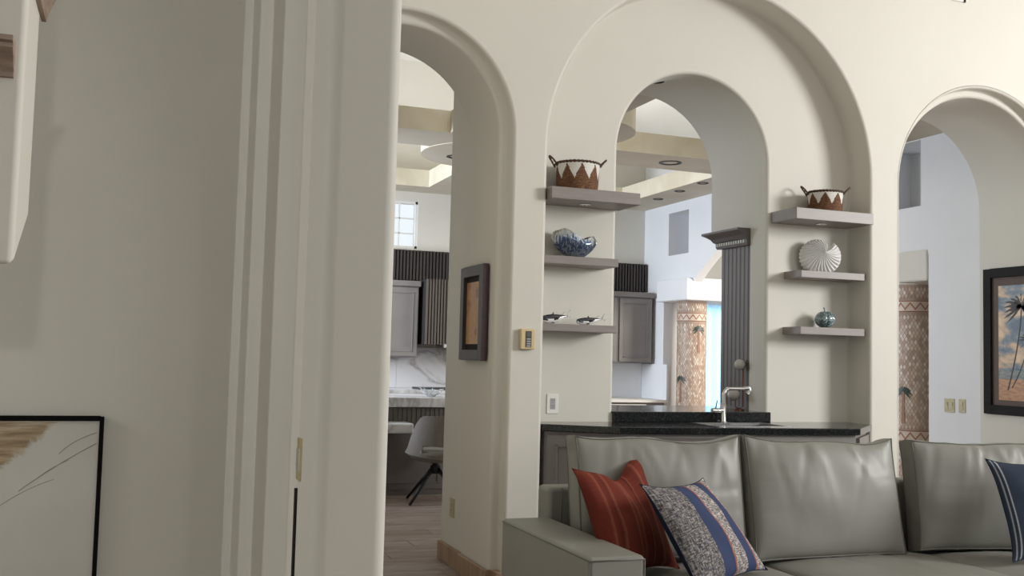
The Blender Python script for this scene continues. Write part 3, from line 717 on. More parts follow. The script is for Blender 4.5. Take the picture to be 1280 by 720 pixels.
def panel_door(parent, fr, a, b_, z0, z1, name='door', m='cabinet', knob=False):
    mt, L = fr
    # raised stiles and rails around a recessed panel with a small bead
    mb = MB(); s_ = .055
    mb.box((a, 0, z0), (b_, .016, z1), 0, mt)
    for q in (((a, .016, z0), (a+s_, .022, z1)), ((b_-s_, .016, z0), (b_, .022, z1)), ((a+s_, .016, z0), (b_-s_, .022, z0+s_)), ((a+s_, .016, z1-s_), (b_-s_, .022, z1))): mb.box(q[0], q[1], 0, mt)
    d = mb.build(name, M[m], parent)
    k = s_-.002; w_ = .012; mb = MB()
    for q in (((a+k, .018, z0+k), (a+k+w_, .027, z1-k)), ((b_-k-w_, .018, z0+k), (b_-k, .027, z1-k)), ((a+k, .018, z0+k), (b_-k, .027, z0+k+w_)), ((a+k, .018, z1-k-w_), (b_-k, .027, z1-k))): mb.box(q[0], q[1], 0, mt)
    mb.build('bead', M[m], d, bevel=.003, seg=2)
    return d
f1 = face_frame(CB[0], CB[1]); panel_door(t, f1, .02, f1[1]-.02, .12, .885)
f2 = face_frame(CB[1], CB[2]); f3 = face_frame(CB[2], CB[3]); f4 = face_frame(CB[3], CB[4])
panel_door(t, f2, .735, f2[1]+.0, .12, .865)
panel_door(t, f3, .01, .50, .12, .872); panel_door(t, f3, .515, f3[1]-.02, .12, .872)
panel_door(t, f4, .03, f4[1]-.03, .73, .885, 'drawer'); panel_door(t, f4, .03, f4[1]-.03, .12, .715)
g = MB().box((.135, .001, .60), (.70, .006, .885), 0, f2[0]).build('vent_grille', M['cab_dark'], t)
for i in range(12): MB().box((.14, .006, .608+i*.0225), (.695, .016, .620+i*.0225), 0, f2[0]).build('slat', M['shelf'], g)

# ------------------------------------------------------------------ fluted pilaster in the pass-through
t = thing('pilaster', (3.93, 6.1, 1.011), 'dark taupe fluted pilaster with dentil crown inside the middle opening', 'pilaster', kind='structure')
MB().box((3.922, 5.91, 1.011), (3.978, 6.275, 2.16)).build('panel', M['cab_dark'], t)
mb = MB()
for i in range(7): 
    y = 5.925+i*.05; mb.lathe([(.021, 1.03), (.021, 2.13)], (3.938, y+.02, 0), 20)
tag(mb.build('flute', M['cab_dark'], t), kind='stuff')
def loft(rects, m):
    mb = MB(); rows = []
    for (a, b_, c, d, z) in rects: rows.append([Vector((a, b_, z)), Vector((c, b_, z)), Vector((c, d, z)), Vector((a, d, z))])
    mb.grid(rows, 0, False, closeu=True); mb.add(rows[0], [(0, 1, 2, 3)]); mb.add(rows[-1], [(0, 1, 2, 3)]); return mb
cp = loft([(3.890, 5.908, 3.978, 6.290, 2.125), (3.885, 5.908, 3.978, 6.300, 2.140), (3.885, 5.908, 3.978, 6.300, 2.165), (3.872, 5.908, 3.978, 6.312, 2.172), (3.860, 5.908, 3.978, 6.33, 2.195), (3.835, 5.908, 3.978, 6.36, 2.215), (3.815, 5.908, 3.978, 6.38, 2.226), (3.815, 5.908, 3.978, 6.38, 2.240)], 0).build('crown', M['cab_dark'], t)
mb = MB()
for i in range(12): mb.box((3.879, 5.935+i*.030, 2.143), (3.886, 5.935+i*.030+.013, 2.163))
tag(mb.build('dentil', M['shellwhite'], cp), kind='stuff')

# globe lamp on the ledge
t = thing('globe_lamp', (3.87, 6.05, 1.011), 'two white glass globes on thin copper stems behind the faucet', 'lamp')
gx, gy = onp = (3.905, 5.985)
MB().lathe([(.038, 1.011), (.038, 1.017), (.006, 1.022)], (3.872, 5.965, 0), 24).build('base', M['copper'], t)
MB().tube([(3.872, 5.965, 1.02), (3.902, 5.965, 1.03), (3.902, 5.965, 1.285)], .0026, 8).build('stem', M['copper'], t)
MB().tube([(3.872, 5.965, 1.02), (3.846, 5.965, 1.03), (3.846, 5.965, 1.08)], .0026, 8).build('stem', M['copper'], t)
def sphere(c, r_, name, m, par, n=28):
    return MB().lathe([(max(.0005, r_*math.sin(PI*i/n)), c[2]-r_*math.cos(PI*i/n)) for i in range(n+1)], (c[0], c[1], 0), 36, cap=False).build(name, m, par, smooth_angle=80)
sphere((3.878, 5.965, 1.315), .0375, 'globe', M['opal'], t); sphere((3.830, 5.965, 1.115), .042, 'globe', M['opal'], t)

# ------------------------------------------------------------------ pictures
def picture(nm, axis, plane, a0_, a1, z0, z1, depth, fw, fmat, label, sidemat=None):
    t = thing(nm, (plane, (a0_+a1)/2, z0) if axis == 'X' else ((a0_+a1)/2, plane, z0), label, 'picture')
    def B(a, b_, d0, d1, za, zb2, mi=0, mb=None):
        mb = mb or MB()
        if axis == 'X': mb.box((plane-d1, a, za), (plane-d0, b_, zb2), mi)
        else: mb.box((a, plane-d1, za), (b_, plane-d0, zb2), mi)
        return mb
    mb = MB()
    for q in ((a0_, a0_+fw, z0, z1), (a1-fw, a1, z0, z1), (a0_+fw, a1-fw, z0, z0+fw), (a0_+fw, a1-fw, z1-fw, z1)): B(q[0], q[1], 0, depth, q[2], q[3], 0, mb)
    fr = mb.build('frame', [fmat], t, bevel=.002, seg=2)
    return t, B
# flower print on the left arch pier (faces left)
t, B = picture('framed_print', 'X', 1.966, 5.682, 6.105, 1.303, 1.870, .036, .062, M['charcoal_frame'], 'narrow dark framed orange flower print on the left arch pier')
B(5.672, 5.684, 0, .037, 1.300, 1.873).build('frame_edge', M['red_brown'], t)
def flower_mat():
    m, nt, p = new_mat('orange_flower_print'); v = coords(nt, (1, 1, 1))
    f = noise_tex(nt, v, 26, 5, .7, 1.4)
    vo = N(nt, 'ShaderNodeTexVoronoi'); vo.inputs['Scale'].default_value = 9; nt.links.new(v, vo.inputs['Vector'])
    c1 = ramp(nt, f, [(.3, s2l(60, 52, 40)), (.42, s2l(176, 132, 74)), (.52, s2l(150, 84, 52)), (.62, s2l(206, 168, 96)), (.75, s2l(70, 64, 66))])
    c2_ = ramp(nt, vo.outputs['Distance'], [(.0, s2l(84, 40, 44)), (.22, s2l(112, 54, 46)), (.34, s2l(190, 140, 80))])
    mx = N(nt, 'ShaderNodeMix', data_type='RGBA'); mx.inputs['Factor'].default_value = .45
    nt.links.new(c1, mx.inputs['A']); nt.links.new(c2_, mx.inputs['B']); nt.links.new(mx.outputs['Result'], p.inputs['Base Color'])
    p.inputs['Roughness'].default_value = .3; return m
B(5.742, 6.045, 0, .012, 1.363, 1.810).build('backing', M['gap'], t)
B(5.768, 6.02, .012, .020, 1.40, 1.775).build('print', flower_mat(), t)
# palm picture inside the right arch (faces left)
PX = 6.262
t, B = picture('framed_print', 'X', PX, 5.50, 6.185, .985, 2.100, .042, .070, M['dark_frame'], 'large black framed palm beach picture inside the right arch')
def beach():
    m, nt, p = new_mat('beach_print'); tc = N(nt, 'ShaderNodeTexCoord'); sx = N(nt, 'ShaderNodeSeparateXYZ'); nt.links.new(tc.outputs['Object'], sx.inputs[0])
    f = noise_tex(nt, coords(nt, (1, 2.0, 3.4), loc=(0, .3, .2)), 2.0, 4, .5, .3)
    f2 = noise_tex(nt, coords(nt, (1, 3, 10)), 5, 4, .6)
    sky = ramp(nt, f, [(.42, s2l(88, 104, 122)), (.50, s2l(128, 138, 144)), (.53, s2l(186, 160, 134)), (.62, s2l(226, 198, 164)), (.72, s2l(176, 150, 130))])
    sand = ramp(nt, f2, [(.3, s2l(150, 106, 74)), (.6, s2l(196, 150, 110)), (.8, s2l(120, 90, 72))])
    sea = ramp(nt, f2, [(.3, s2l(96, 110, 112)), (.7, s2l(146, 152, 146))])
    g1 = N(nt, 'ShaderNodeMath', operation='GREATER_THAN'); g1.inputs[1].default_value = .27; nt.links.new(sx.outputs[2], g1.inputs[0])
    g2 = N(nt, 'ShaderNodeMath', operation='GREATER_THAN'); g2.inputs[1].default_value = .335; nt.links.new(sx.outputs[2], g2.inputs[0])
    m1 = N(nt, 'ShaderNodeMix', data_type='RGBA'); nt.links.new(g1.outputs[0], m1.inputs['Factor']); nt.links.new(sand, m1.inputs['A']); nt.links.new(sea, m1.inputs['B'])
    m2 = N(nt, 'ShaderNodeMix', data_type='RGBA'); nt.links.new(g2.outputs[0], m2.inputs['Factor']); nt.links.new(m1.outputs['Result'], m2.inputs['A']); nt.links.new(sky, m2.inputs['B'])
    nt.links.new(m2.outputs['Result'], p.inputs['Base Color']); p.inputs['Roughness'].default_value = .35; return m
B(5.56, 6.125, 0, .020, 1.045, 2.04).build('mat_board', M['matboard'], t)
pr = B(5.63, 6.052, .020, .024, 1.095, 1.965).build('print', beach(), t)
pm = mat('dark_palm_ink', s2l(66, 58, 56), .5)
def palm_print(y, zb_, zt, lean, spread, nl, par, x, m, th=.0015, wf=1.0):
    mb = MB(); K = 8
    for i in range(K):
        f0, f1_ = i/K, (i+1)/K; c = lambda f: y+lean*(1-f)**1.6
        w_ = .0065*wf*(1-.3*f0)
        mb.prism([(c(f0)-w_, zb_+(zt-zb_)*f0), (c(f0)+w_, zb_+(zt-zb_)*f0), (c(f1_)+w_*.9, zb_+(zt-zb_)*f1_), (c(f1_)-w_*.9, zb_+(zt-zb_)*f1_)], x-th, x, 'X')
    for k in range(nl):
        a = PI*(-.22+1.44*k/(nl-1)); L = spread*(1-.15*abs(math.cos(a*3)))
        pts = []; bot = []
        for i in range(7):
            f = i/6; yy = y+L*math.cos(a)*f; zz = zt+L*math.sin(a)*f*(1-.25*f)-.22*L*f*f
            ww = spread*.075*math.sin(PI*min(1, .12+f*.88))
            pts.append((yy, zz+ww*.5)); bot.append((yy+.01*(i % 2), zz-ww*(1+.5*(i % 2))))
        mb.prism(pts+bot[::-1], x-th*1.3, x-th*.1, 'X')
    return mb.build('printed_palm', m, par)
palm_print(5.835, 1.17, 1.80, .13, .19, 15, pr, PX-.024, pm); palm_print(5.775, 1.19, 1.555, .15, .10, 12, pr, PX-.0242, pm, wf=.8)
# abstract marble picture on the left wall
t, B = picture('framed_print', 'Y', 3.6, -1.28, -.060, .02, 1.103, .030, .0135, M['blk_frame'], 'large white and gold marble abstract in a thin black frame on the left wall')
def abstract():
    m, nt, p = new_mat('gold_marble_print'); v = coords(nt, (1, 1, 1))
    tc = N(nt, 'ShaderNodeTexCoord'); sx = N(nt, 'ShaderNodeSeparateXYZ'); nt.links.new(tc.outputs['Object'], sx.inputs[0])
    # diagonal distance from the gold sweep (object space, metres)
    a = N(nt, 'ShaderNodeMath', operation='MULTIPLY'); a.inputs[1].default_value = -.72; nt.links.new(sx.outputs[0], a.inputs[0])
    c = N(nt, 'ShaderNodeMath', operation='MULTIPLY_ADD'); c.inputs[1].default_value = .72; nt.links.new(sx.outputs[2], c.inputs[0]); nt.links.new(a.outputs[0], c.inputs[2])
    nz = noise_tex(nt, coords(nt, (1.2, 1, 1.2), rot=(0, math.radians(40), 0)), 5, 6, .65, .8)
    d = N(nt, 'ShaderNodeMath', operation='MULTIPLY_ADD'); d.inputs[1].default_value = .16; nt.links.new(nz, d.inputs[0]); nt.links.new(c.outputs[0], d.inputs[2])
    nz2 = noise_tex(nt, coords(nt, (1, 1, 9), rot=(0, math.radians(-42), 0)), 6, 5, .6, .3)
    gold = ramp(nt, nz2, [(.3, s2l(122, 100, 72)), (.5, s2l(168, 146, 112)), (.7, s2l(206, 196, 176))])
    base = ramp(nt, noise_tex(nt, v, 3, 3), [(.3, s2l(196, 194, 184)), (.7, s2l(206, 204, 195))])
    mk = ramp(nt, d.outputs[0], [(.505, (0, 0, 0)), (.525, (1, 1, 1)), (.76, (1, 1, 1)), (.80, (0.15, .15, .15))])
    mx = N(nt, 'ShaderNodeMix', data_type='RGBA'); nt.links.new(mk, mx.inputs['Factor']); nt.links.new(base, mx.inputs['A']); nt.links.new(gold, mx.inputs['B'])
    nt.links.new(mx.outputs['Result'], p.inputs['Base Color']); p.inputs['Roughness'].default_value = .4; return m
# object origin is the picture base (x centre -.67)
cv = B(-1.2665, -.0735, 0, .020, .0335, 1.0895).build('canvas', abstract(), t)
vm = mat('vein_ink', s2l(148, 134, 116), .6)
def vein(pts, w_):
    MB().tube([(x, 3.5798, z) for x, z in pts], w_, 5).build('painted_vein', vm, cv)
def bez(p0, p1, p2, n=16): return [((1-f)**2*p0[0]+2*f*(1-f)*p1[0]+f*f*p2[0], (1-f)**2*p0[1]+2*f*(1-f)*p1[1]+f*f*p2[1]) for f in [i/n for i in range(n+1)]]
vein(bez((-.190, .985), (-.15, 1.03), (-.080, 1.052)), .0011); vein(bez((-.30, .87), (-.2, .95), (-.080, 1.018)), .0012); vein(bez((-.36, .82), (-.28, .88), (-.20, .905)), .0008)
vein(bez((-.40, .60), (-.33, .56), (-.27, .50)), .0010); vein(bez((-.26, .90), (-.21, .945), (-.16, .965)), .0008)

# upper left plaster block with wooden crown pieces
o = MB().prism([(2.18, 1.479), (2.42, 1.60), (2.42, 5.3), (2.18, 5.3)], -1.6, -.2135, 'X').build('trim_10', M['paint'], bevel=.014, seg=3)
tag(o, 'plaster block hanging into view at the upper left', 'wall block', kind='structure')
def crown(x0, x1, y, z0, z1, label):
    t = thing('crown_moulding', ((x0+x1)/2, y, z0), label, 'moulding')
    h = z1-z0; prof = [(0, 0), (.012, 0), (.016, .2*h), (.034, .55*h), (.046, .7*h), (.046, .82*h), (.056, .86*h), (.056, h), (0, h)]
    mb = MB(); mb.prism([(y-d, z0+z) for d, z in prof], x0, x1, 'X'); mb.build('moulding', M['woodtrim'], t)
crown(-1.3, -.232, 2.18, 1.845, 1.915, 'short brown wooden crown moulding at the left edge, lower one')
t = thing('crown_moulding', (-.2, 2.3, 2.0), 'brown wooden crown moulding wrapping the plaster block at the top edge', 'moulding')
mb = MB(); prof = [(0, 0), (.010, 0), (.014, .02), (.026, .05), (.034, .065), (.034, .08), (0, .08)]
mb.prism([(-.2135+d, 2.045+z) for d, z in prof], 2.16, 2.46, 'Y'); mb.build('moulding', M['woodtrim'], t)

# ------------------------------------------------------------------ sofa
def rotm(deg, p): return Matrix.Translation(p) @ Matrix.Rotation(math.radians(deg), 4, 'Z')
def cushion(parent, name, mt, w_, h, d, seed, puff=.05, wr=.006, tilt=0, seat=False, ears=.02):
    """boxed leather cushion: local x width, y thickness (front is -y), z height"""
    nx, nz, ny = 44, 34, 8
    rnd = random.Random(seed); ph = [rnd.uniform(0, 6) for _ in range(8)]
    tl = Matrix.Rotation(math.radians(tilt), 4, 'X')
    folds = [(rnd.uniform(-.9, .9), rnd.uniform(.025, .07), rnd.choice((-1, 1, .8))*rnd.uniform(.5, 1), rnd.uniform(.25, .7), rnd.uniform(-.25, .35)) for _ in range(11)]
    sfolds = [(rnd.uniform(-.8, .8), rnd.uniform(.03, .07), rnd.choice((-1, 1))*rnd.uniform(.5, 1), rnd.uniform(.15, .4), rnd.uniform(0, .3)) for _ in range(7)]
    def shp(u, v, s_):
        # u,v in -1..1, s_ in -1 (front)..1 (back)
        e = max(abs(u), abs(v))
        rc = .10
        x, z = u*w_/2, v*h/2
        # soft corners with small ears
        k = (abs(u)*abs(v))**6
        x *= 1+ears*k; z *= 1+ears*1.3*k
        sag = .012*math.sin(u*2.4+ph[0])*(1 if v > 0 else .3)*max(0, v)
        z -= .022*max(0, v)**2*(1-u**4)-sag*.8; z += .006*max(0, v)**2*math.sin(u*5+ph[3])
        dome = (1-abs(u)**2.6)**.55*(1-abs(v)**2.6)**.55
        y = s_*(d/2*.62+puff*dome)
        wri = 0
        if wr:
            for uk, wk, ak, lk, sk in folds:
                c_ = uk+sk*(1-v)
                wri += 1.6*wr*ak*math.exp(-((u-c_)/wk)**2)*math.exp(-(1-v)/lk)
            for vk, wk, ak, lk, sk in sfolds:
                c_ = vk+abs(sk)*(1-abs(u))*-1
                wri += wr*.5*ak*math.exp(-((v-c_)/wk)**2)*math.exp(-(1-abs(u))/lk)
            q3 = noise.noise(Vector((u*1.7+seed, v*1.5, .3))); wri += wr*.9*q3
            wri *= dome**.45
        y += s_*wri
        return Vector((x, y, z))
    mb = MB()
    T = lambda p: mt @ (tl @ p+Vector((0, 0, h/2)))
    for s_ in (-1, 1):
        mb.grid([[T(shp(-1+2*i/nx, -1+2*j/nz, s_)) for i in range(nx+1)] for j in range(nz+1)], 0, True)
    loop = [(-1+2*i/nx, -1) for i in range(nx)]+[(1, -1+2*j/nz) for j in range(nz)]+[(1-2*i/nx, 1) for i in range(nx)]+[(-1, 1-2*j/nz) for j in range(nz)]
    rows = []
    for k in range(ny+1):
        s_ = -1+2*k/ny; row = []
        for (u, v) in loop:
            a, b_ = shp(u, v, -1), shp(u, v, 1); p = a.lerp(b_, (s_+1)/2)
            bl = .010*(1-s_*s_)*(1+.5*noise.noise(Vector((u*6, v*6, seed+s_))))
            n_ = Vector((u if abs(u) > abs(v)-1e-6 else 0, 0, v if abs(v) >= abs(u)-1e-6 else 0)); n_.normalize()
            row.append(T(p+n_*bl))
        rows.append(row)
    mb.grid(rows, 0, True, closeu=True)
    c = mb.build(name, M['leather'], parent, smooth_angle=75)
    for s_ in (-1, 1):
        MB().tube([T(shp(u, v, s_)+Vector((0, s_*.001, 0))) for (u, v) in loop], .0032, 6, closed=True).build('seam', M['seam'], c)
    return c
sf = thing('sofa', (3.2, 3.8, 0), 'grey leather sectional sofa in front of the arched niche', 'sofa')
def rbox(a, b_, name, bev=.02, seg=4, mt=None, m='leather'):
    return MB().box(a, b_, 0, mt).build(name, M[m], sf, bevel=bev, seg=seg)
arm = rbox((1.550, 3.315, .06), (1.770, 4.215, .632), 'arm', .016)
def seam(parent, pts, closed=True): MB().tube(pts, .0026, 6, closed=closed).build('seam', M['seam'], parent)
q = .012
seam(arm, [(1.5495, 3.32, .62), (1.5495, 4.21, .62)], False); seam(arm, [(1.553, 3.3135, .62), (1.768, 3.3135, .62)], False)
seam(arm, [(1.5515, 3.3165, .07), (1.5515, 3.3165, .618)], False); seam(arm, [(1.7685, 3.3165, .07), (1.7685, 3.3165, .618)], False)
bf = rbox((1.760, 4.200, .20), (3.66, 4.335, .760), 'back_frame', .022)
seam(bf, [(1.822, 4.1985, .45), (1.822, 4.1985, .757)], False)
rbox((1.770, 3.25, .06), (3.66, 4.2, .30), 'base', .01, 2)
MR = rotm(-12, (3.665, 4.20, 0))
bf2 = rbox((0, 0, .20), (1.95, .135, .760), 'back_frame', .022, 4, MR)
rbox((0.0, -.98, .06), (1.95, 0, .30), 'base', .01, 2, MR)
for fx_, fy_ in ((1.62, 3.38), (1.62, 4.12), (3.5, 3.35), (3.5, 4.25)): MB().box((fx_, fy_, 0), (fx_+.06, fy_+.06, .062)).build('foot', M['black'], sf)
# seat cushions lie flat: local z becomes the sofa depth
def seat(x0, x1, y0, y1, z, mt, seed, th=.17):
    m4 = mt @ Matrix.Translation(((x0+x1)/2, y1, z)) @ Matrix.Rotation(math.radians(90), 4, 'X') @ Matrix.Scale(1, 4)
    # after +90 about X the local -y (front) points up
    m4 = mt @ Matrix.Translation(((x0+x1)/2, y0, z)) @ Matrix.Rotation(math.radians(-90), 4, 'X') @ Matrix.Rotation(PI, 4, 'Z') @ Matrix.Translation((0, 0, 0))
    cushion(sf, 'seat_cushion', m4, x1-x0, y1-y0, th, seed, puff=.035, wr=.004, ears=.0)
I4 = Matrix.Identity(4)
seat(1.775, 2.700, 3.12, 4.10, .375, I4, 3); seat(2.712, 3.650, 3.12, 4.10, .375, I4, 4); seat(.02, .92, -1.10, -.10, .375, MR, 5); seat(.93, 1.9, -1.10, -.10, .375, MR, 6)
cushion(sf, 'back_cushion', Matrix.Translation((2.215, 4.045, .475)), .80, .515, .17, 11, .055, .011, -9)
cushion(sf, 'back_cushion', Matrix.Translation((3.055, 4.025, .445)), .81, .535, .18, 12, .060, .010, -11)
cushion(sf, 'back_cushion', MR @ Matrix.Translation((.34, -.17, .455)), .73, .512, .18, 13, .055, .007, -10)
cushion(sf, 'back_cushion', MR @ Matrix.Translation((1.13, -.16, .455)), .78, .515, .18, 14, .055, .007, -10)

# ------------------------------------------------------------------ throw pillows
def pillow(name, corners, th, mats, label, seed, chop=None, group=None, n=36, pinch=.06):
    TL, TR, BR, BL = [Vector(c) for c in corners]
    cen = (TL+TR+BR+BL)/4; t = thing(name, (cen.x, cen.y, min(c.z for c in (TL, TR, BR, BL))), label, 'pillow', group)
    nrm = (TR-TL).cross(BL-TL).normalized()
    if nrm.y > 0: nrm = -nrm
    ex = (TR-TL+BR-BL)/2; ez = (TL-BL+TR-BR)/2
    def P(u, v, s_):
        a, b_ = (u+1)/2, (v+1)/2
        p = (BL*(1-a)+BR*a)*(1-b_)+(TL*(1-a)+TR*a)*b_
        p = p-ex*.5*pinch*math.copysign(1, u)*abs(u)*(1-v*v)-ez*.5*pinch*math.copysign(1, v)*abs(v)*(1-u*u)
        kk = (abs(u)*abs(v))**5; p = p+(ex*.5*u+ez*.5*v)*.07*kk
        d = th*(max(0, 1-abs(u)**2.4)**.5)*(max(0, 1-abs(v)**2.4)**.5)
        d *= 1+.06*noise.noise(Vector((u*2, v*2, seed)))
        wr = .004*math.sin(9*u+4*v+seed)*max(0, 1-u*u)*max(0, 1-v*v)
        if chop:
            cu, wd, dp = chop; g_ = math.exp(-((u-cu)/wd)**2)*max(0, (v+.3)/1.3)**1.5
            p = p-ez*dp*g_; d *= 1-.55*g_
        return p+nrm*s_*(d+wr*(1 if s_ > 0 else -1))
    mb = MB()
    for s_, mi in ((1, 0), (-1, 1)):
        base = len(mb.v)
        mb.grid([[P(-1+2*i/n, -1+2*j/n, s_) for i in range(n+1)] for j in range(n+1)], mi, True)
        for j in range(n+1):
            for i in range(n+1): mb.uv[base+j*(n+1)+i] = (i/n, j/n)
    c = mb.build('cover', mats, t, smooth_angle=85)
    loop = [(-1+2*i/n, -1) for i in range(n)]+[(1, -1+2*j/n) for j in range(n)]+[(1-2*i/n, 1) for i in range(n)]+[(-1, 1-2*j/n) for j in range(n)]
    MB().tube([P(u, v, 0) for u, v in loop], .0022, 5, closed=True).build('edge_seam', mats[-1], t)
    return t
pillow('throw_pillow', [(1.690, 3.76, .880), (2.100, 4.02, .915), (2.20, 3.84, .47), (1.745, 3.56, .475)], .070, [M['rust'], M['rust']], 'rust red striped throw pillow with a chopped top in the sofa corner', 1, chop=(.08, .36, .11), pinch=.12)
pillow('throw_pillow', [(1.885, 3.55, .842), (2.295, 3.80, .826), (2.505, 3.66, .487), (2.04, 3.38, .470)], .068, [M['tweed_stripes'], M['navy_plain']], 'navy and grey tweed striped throw pillow leaning on the rust red one', 2)
pillow('throw_pillow', [(3.752, 3.70, .900), (4.20, 3.64, .90), (4.17, 3.46, .485), (3.735, 3.54, .490)], .055, [M['navy_lines'], M['navy_plain']], 'dark navy throw pillow with thin white lines at the right edge', 5)

# ------------------------------------------------------------------ kitchen furniture
def flutes(mb, x0, x1, y, z0, z1, pitch, dep, m=0):
    n_ = int((x1-x0)/pitch)
    for i in range(n_):
        x = x0+i*pitch; mb.box((x+pitch*.12, y-dep, z0), (x+pitch*.72, y, z1), m)
t = thing('wall_cabinet', (4.2, 12.13, 2.22), 'dark fluted wood band above the kitchen cabinets', 'cabinet')
MB().box((1.2, 12.06, 2.225), (6.395, 12.145, 2.59)).build('backing_board', M['gap'], t)
mb = MB(); flutes(mb, 1.2, 6.395, 12.06, 2.225, 2.59, .0415, .03); tag(mb.build('slat', M['flute_dark'], t), kind='stuff')
def wcab(x0, x1, label, doors):
    t = thing('wall_cabinet', ((x0+x1)/2, 12.13, 1.29), label, 'cabinet')
    MB().box((x0, 11.82, 1.29), (x1, 12.14, 2.13)).build('carcass', M['cabinet'], t)
    MB().box((x0-.01, 11.78, 2.13), (x1+.02, 12.14, 2.20)).build('cornice', M['cabinet'], t, bevel=.01, seg=2)
    fr = (Matrix(((1, 0, 0, 0), (0, -1, 0, 11.82), (0, 0, 1, 0), (0, 0, 0, 1))), 1)
    for a, b_ in doors: panel_door(t, fr, a, b_, 1.305, 2.115)
wcab(2.2, 3.22, 'grey panelled wall cabinet left of the fluted range hood', [(2.215, 2.70), (2.71, 3.205)])
wcab(4.6, 6.35, 'grey panelled wall cabinet at the right end of the kitchen', [(4.62, 5.25), (5.26, 5.83), (5.88, 6.33)])
t = thing('range_hood', (3.85, 11.9, 1.42), 'fluted grey-brown range hood between the kitchen cabinets', 'range hood')
MB().box((3.27, 11.70, 1.45), (4.4, 12.14, 2.222)).build('hood_box', M['gap'], t)
mb = MB(); flutes(mb, 3.27, 4.4, 11.70, 1.45, 2.222, .036, .03); tag(mb.build('slat', M['flute'], t), kind='stuff')
MB().box((3.50, 11.66, 1.415), (4.3, 12.0, 1.455)).build('steel_insert', M['steel'], t)
t = thing('backsplash', (3.6, 12.14, .92), 'white marble backsplash with grey veins behind the kitchen counter', 'backsplash')
MB().box((1.2, 12.12, .922), (3.05, 12.147, 1.40)).build('marble_slab', M['marble'], t)
MB().box((3.053, 12.12, .922), (4.58, 12.147, 1.41)).build('marble_slab', M['marble'], t)
t = thing('backsplash', (5.5, 12.14, .83), 'pale grey backsplash under the right kitchen wall cabinet', 'backsplash')
MB().box((4.6, 12.12, .834), (6.37, 12.147, 1.285)).build('back_panel', M['paint_daylit'], t)
MB().box((6.372, 11.45, .834), (6.398, 12.12, 1.28)).build('side_panel', M['paint_daylit'], t)
t = thing('kitchen_counter', (2.9, 11.8, 0), 'back kitchen counter with a black cooktop below the range hood', 'counter')
MB().box((1.2, 11.5, .10), (4.5, 12.12, .88)).build('base_cabinet', M['cabinet'], t); MB().box((1.2, 11.46, .88), (4.5, 12.12, .92)).build('worktop', M['marble'], t)
t2 = thing('cooktop', (3.7, 11.75, .92), 'black glass cooktop on the back counter', 'cooktop'); MB().box((3.22, 11.52, .92), (4.1, 12.0, .94)).build('glass_plate', M['black'], t2, bevel=.003)
t = thing('kitchen_counter', (5.5, 11.8, 0), 'right kitchen counter with white drawer fronts near the tiled column', 'counter')
MB().box((4.6, 11.52, .10), (6.38, 12.12, .80)).build('base_cabinet', M['cabinet'], t); MB().box((4.6, 11.47, .80), (6.398, 12.12, .832)).build('worktop', M['paint_white'], t)
for a, b_ in ((4.7, 5.4), (5.42, 6.12)): MB().box((a, 11.50, .66), (b_, 11.52, .775)).build('drawer', M['paint_white'], t)
t = thing('kitchen_island', (2.6, 9.9, 0), 'kitchen island with thick white top and fluted dark front', 'island')
MB().box((1.2, 9.50, .0), (3.7, 10.3, .83)).build('body', M['cab_dark'], t)
mb = MB(); flutes(mb, 1.2, 3.7, 9.50, .68, .83, .045, .012); tag(mb.build('slat', M['flute'], t), kind='stuff')
for a, b_ in ((1.25, 2.05), (2.08, 2.88), (2.91, 3.66)): panel_door(t, (Matrix(((1, 0, 0, 0), (0, -1, 0, 9.5), (0, 0, 1, 0), (0, 0, 0, 1))), 1), a, b_, .06, .66, 'panel', 'cab_dark')
MB().box((1.1, 9.40, .832), (3.8, 10.4, .92)).build('worktop', M['marble'], t, bevel=.005)
MB().box((1.1, 9.20, .60), (2.50, 9.50, .695)).build('lower_shelf', M['marble'], t, bevel=.02, seg=3)
# crystal bowl
def crystal():
    c = Vector((2.775, 9.62, .92)); t = thing('crystal_bowl', c, 'spiky clear crystal bowl on the kitchen island', 'bowl')
    MB().lathe([(.03, c.z), (.04, c.z+.006), (.075, c.z+.035), (.095, c.z+.07), (.088, c.z+.07), (.07, c.z+.04), (.03, c.z+.014), (.002, c.z+.012)], (c.x, c.y, 0), 28, cap=False).build('bowl_body', M['crystal'], t)
    mb = MB(); rnd = random.Random(3)
    for k in range(46):
        a = rnd.uniform(0, 2*PI); z = c.z+rnd.uniform(.02, .075); r_ = .05+.045*(z-c.z)/.07
        p = Vector((c.x+r_*math.cos(a), c.y+r_*math.sin(a), z)); L = rnd.uniform(.025, .05)
        d = Vector((math.cos(a+rnd.uniform(-.6, .6)), math.sin(a+rnd.uniform(-.6, .6)), rnd.uniform(.0, 1.0))).normalized()
        mb.tube([p, p+d*L*.6, p+d*L], [.005, .004, .001], 6)
    tag(mb.build('spike', M['crystal'], t), kind='stuff')
crystal()
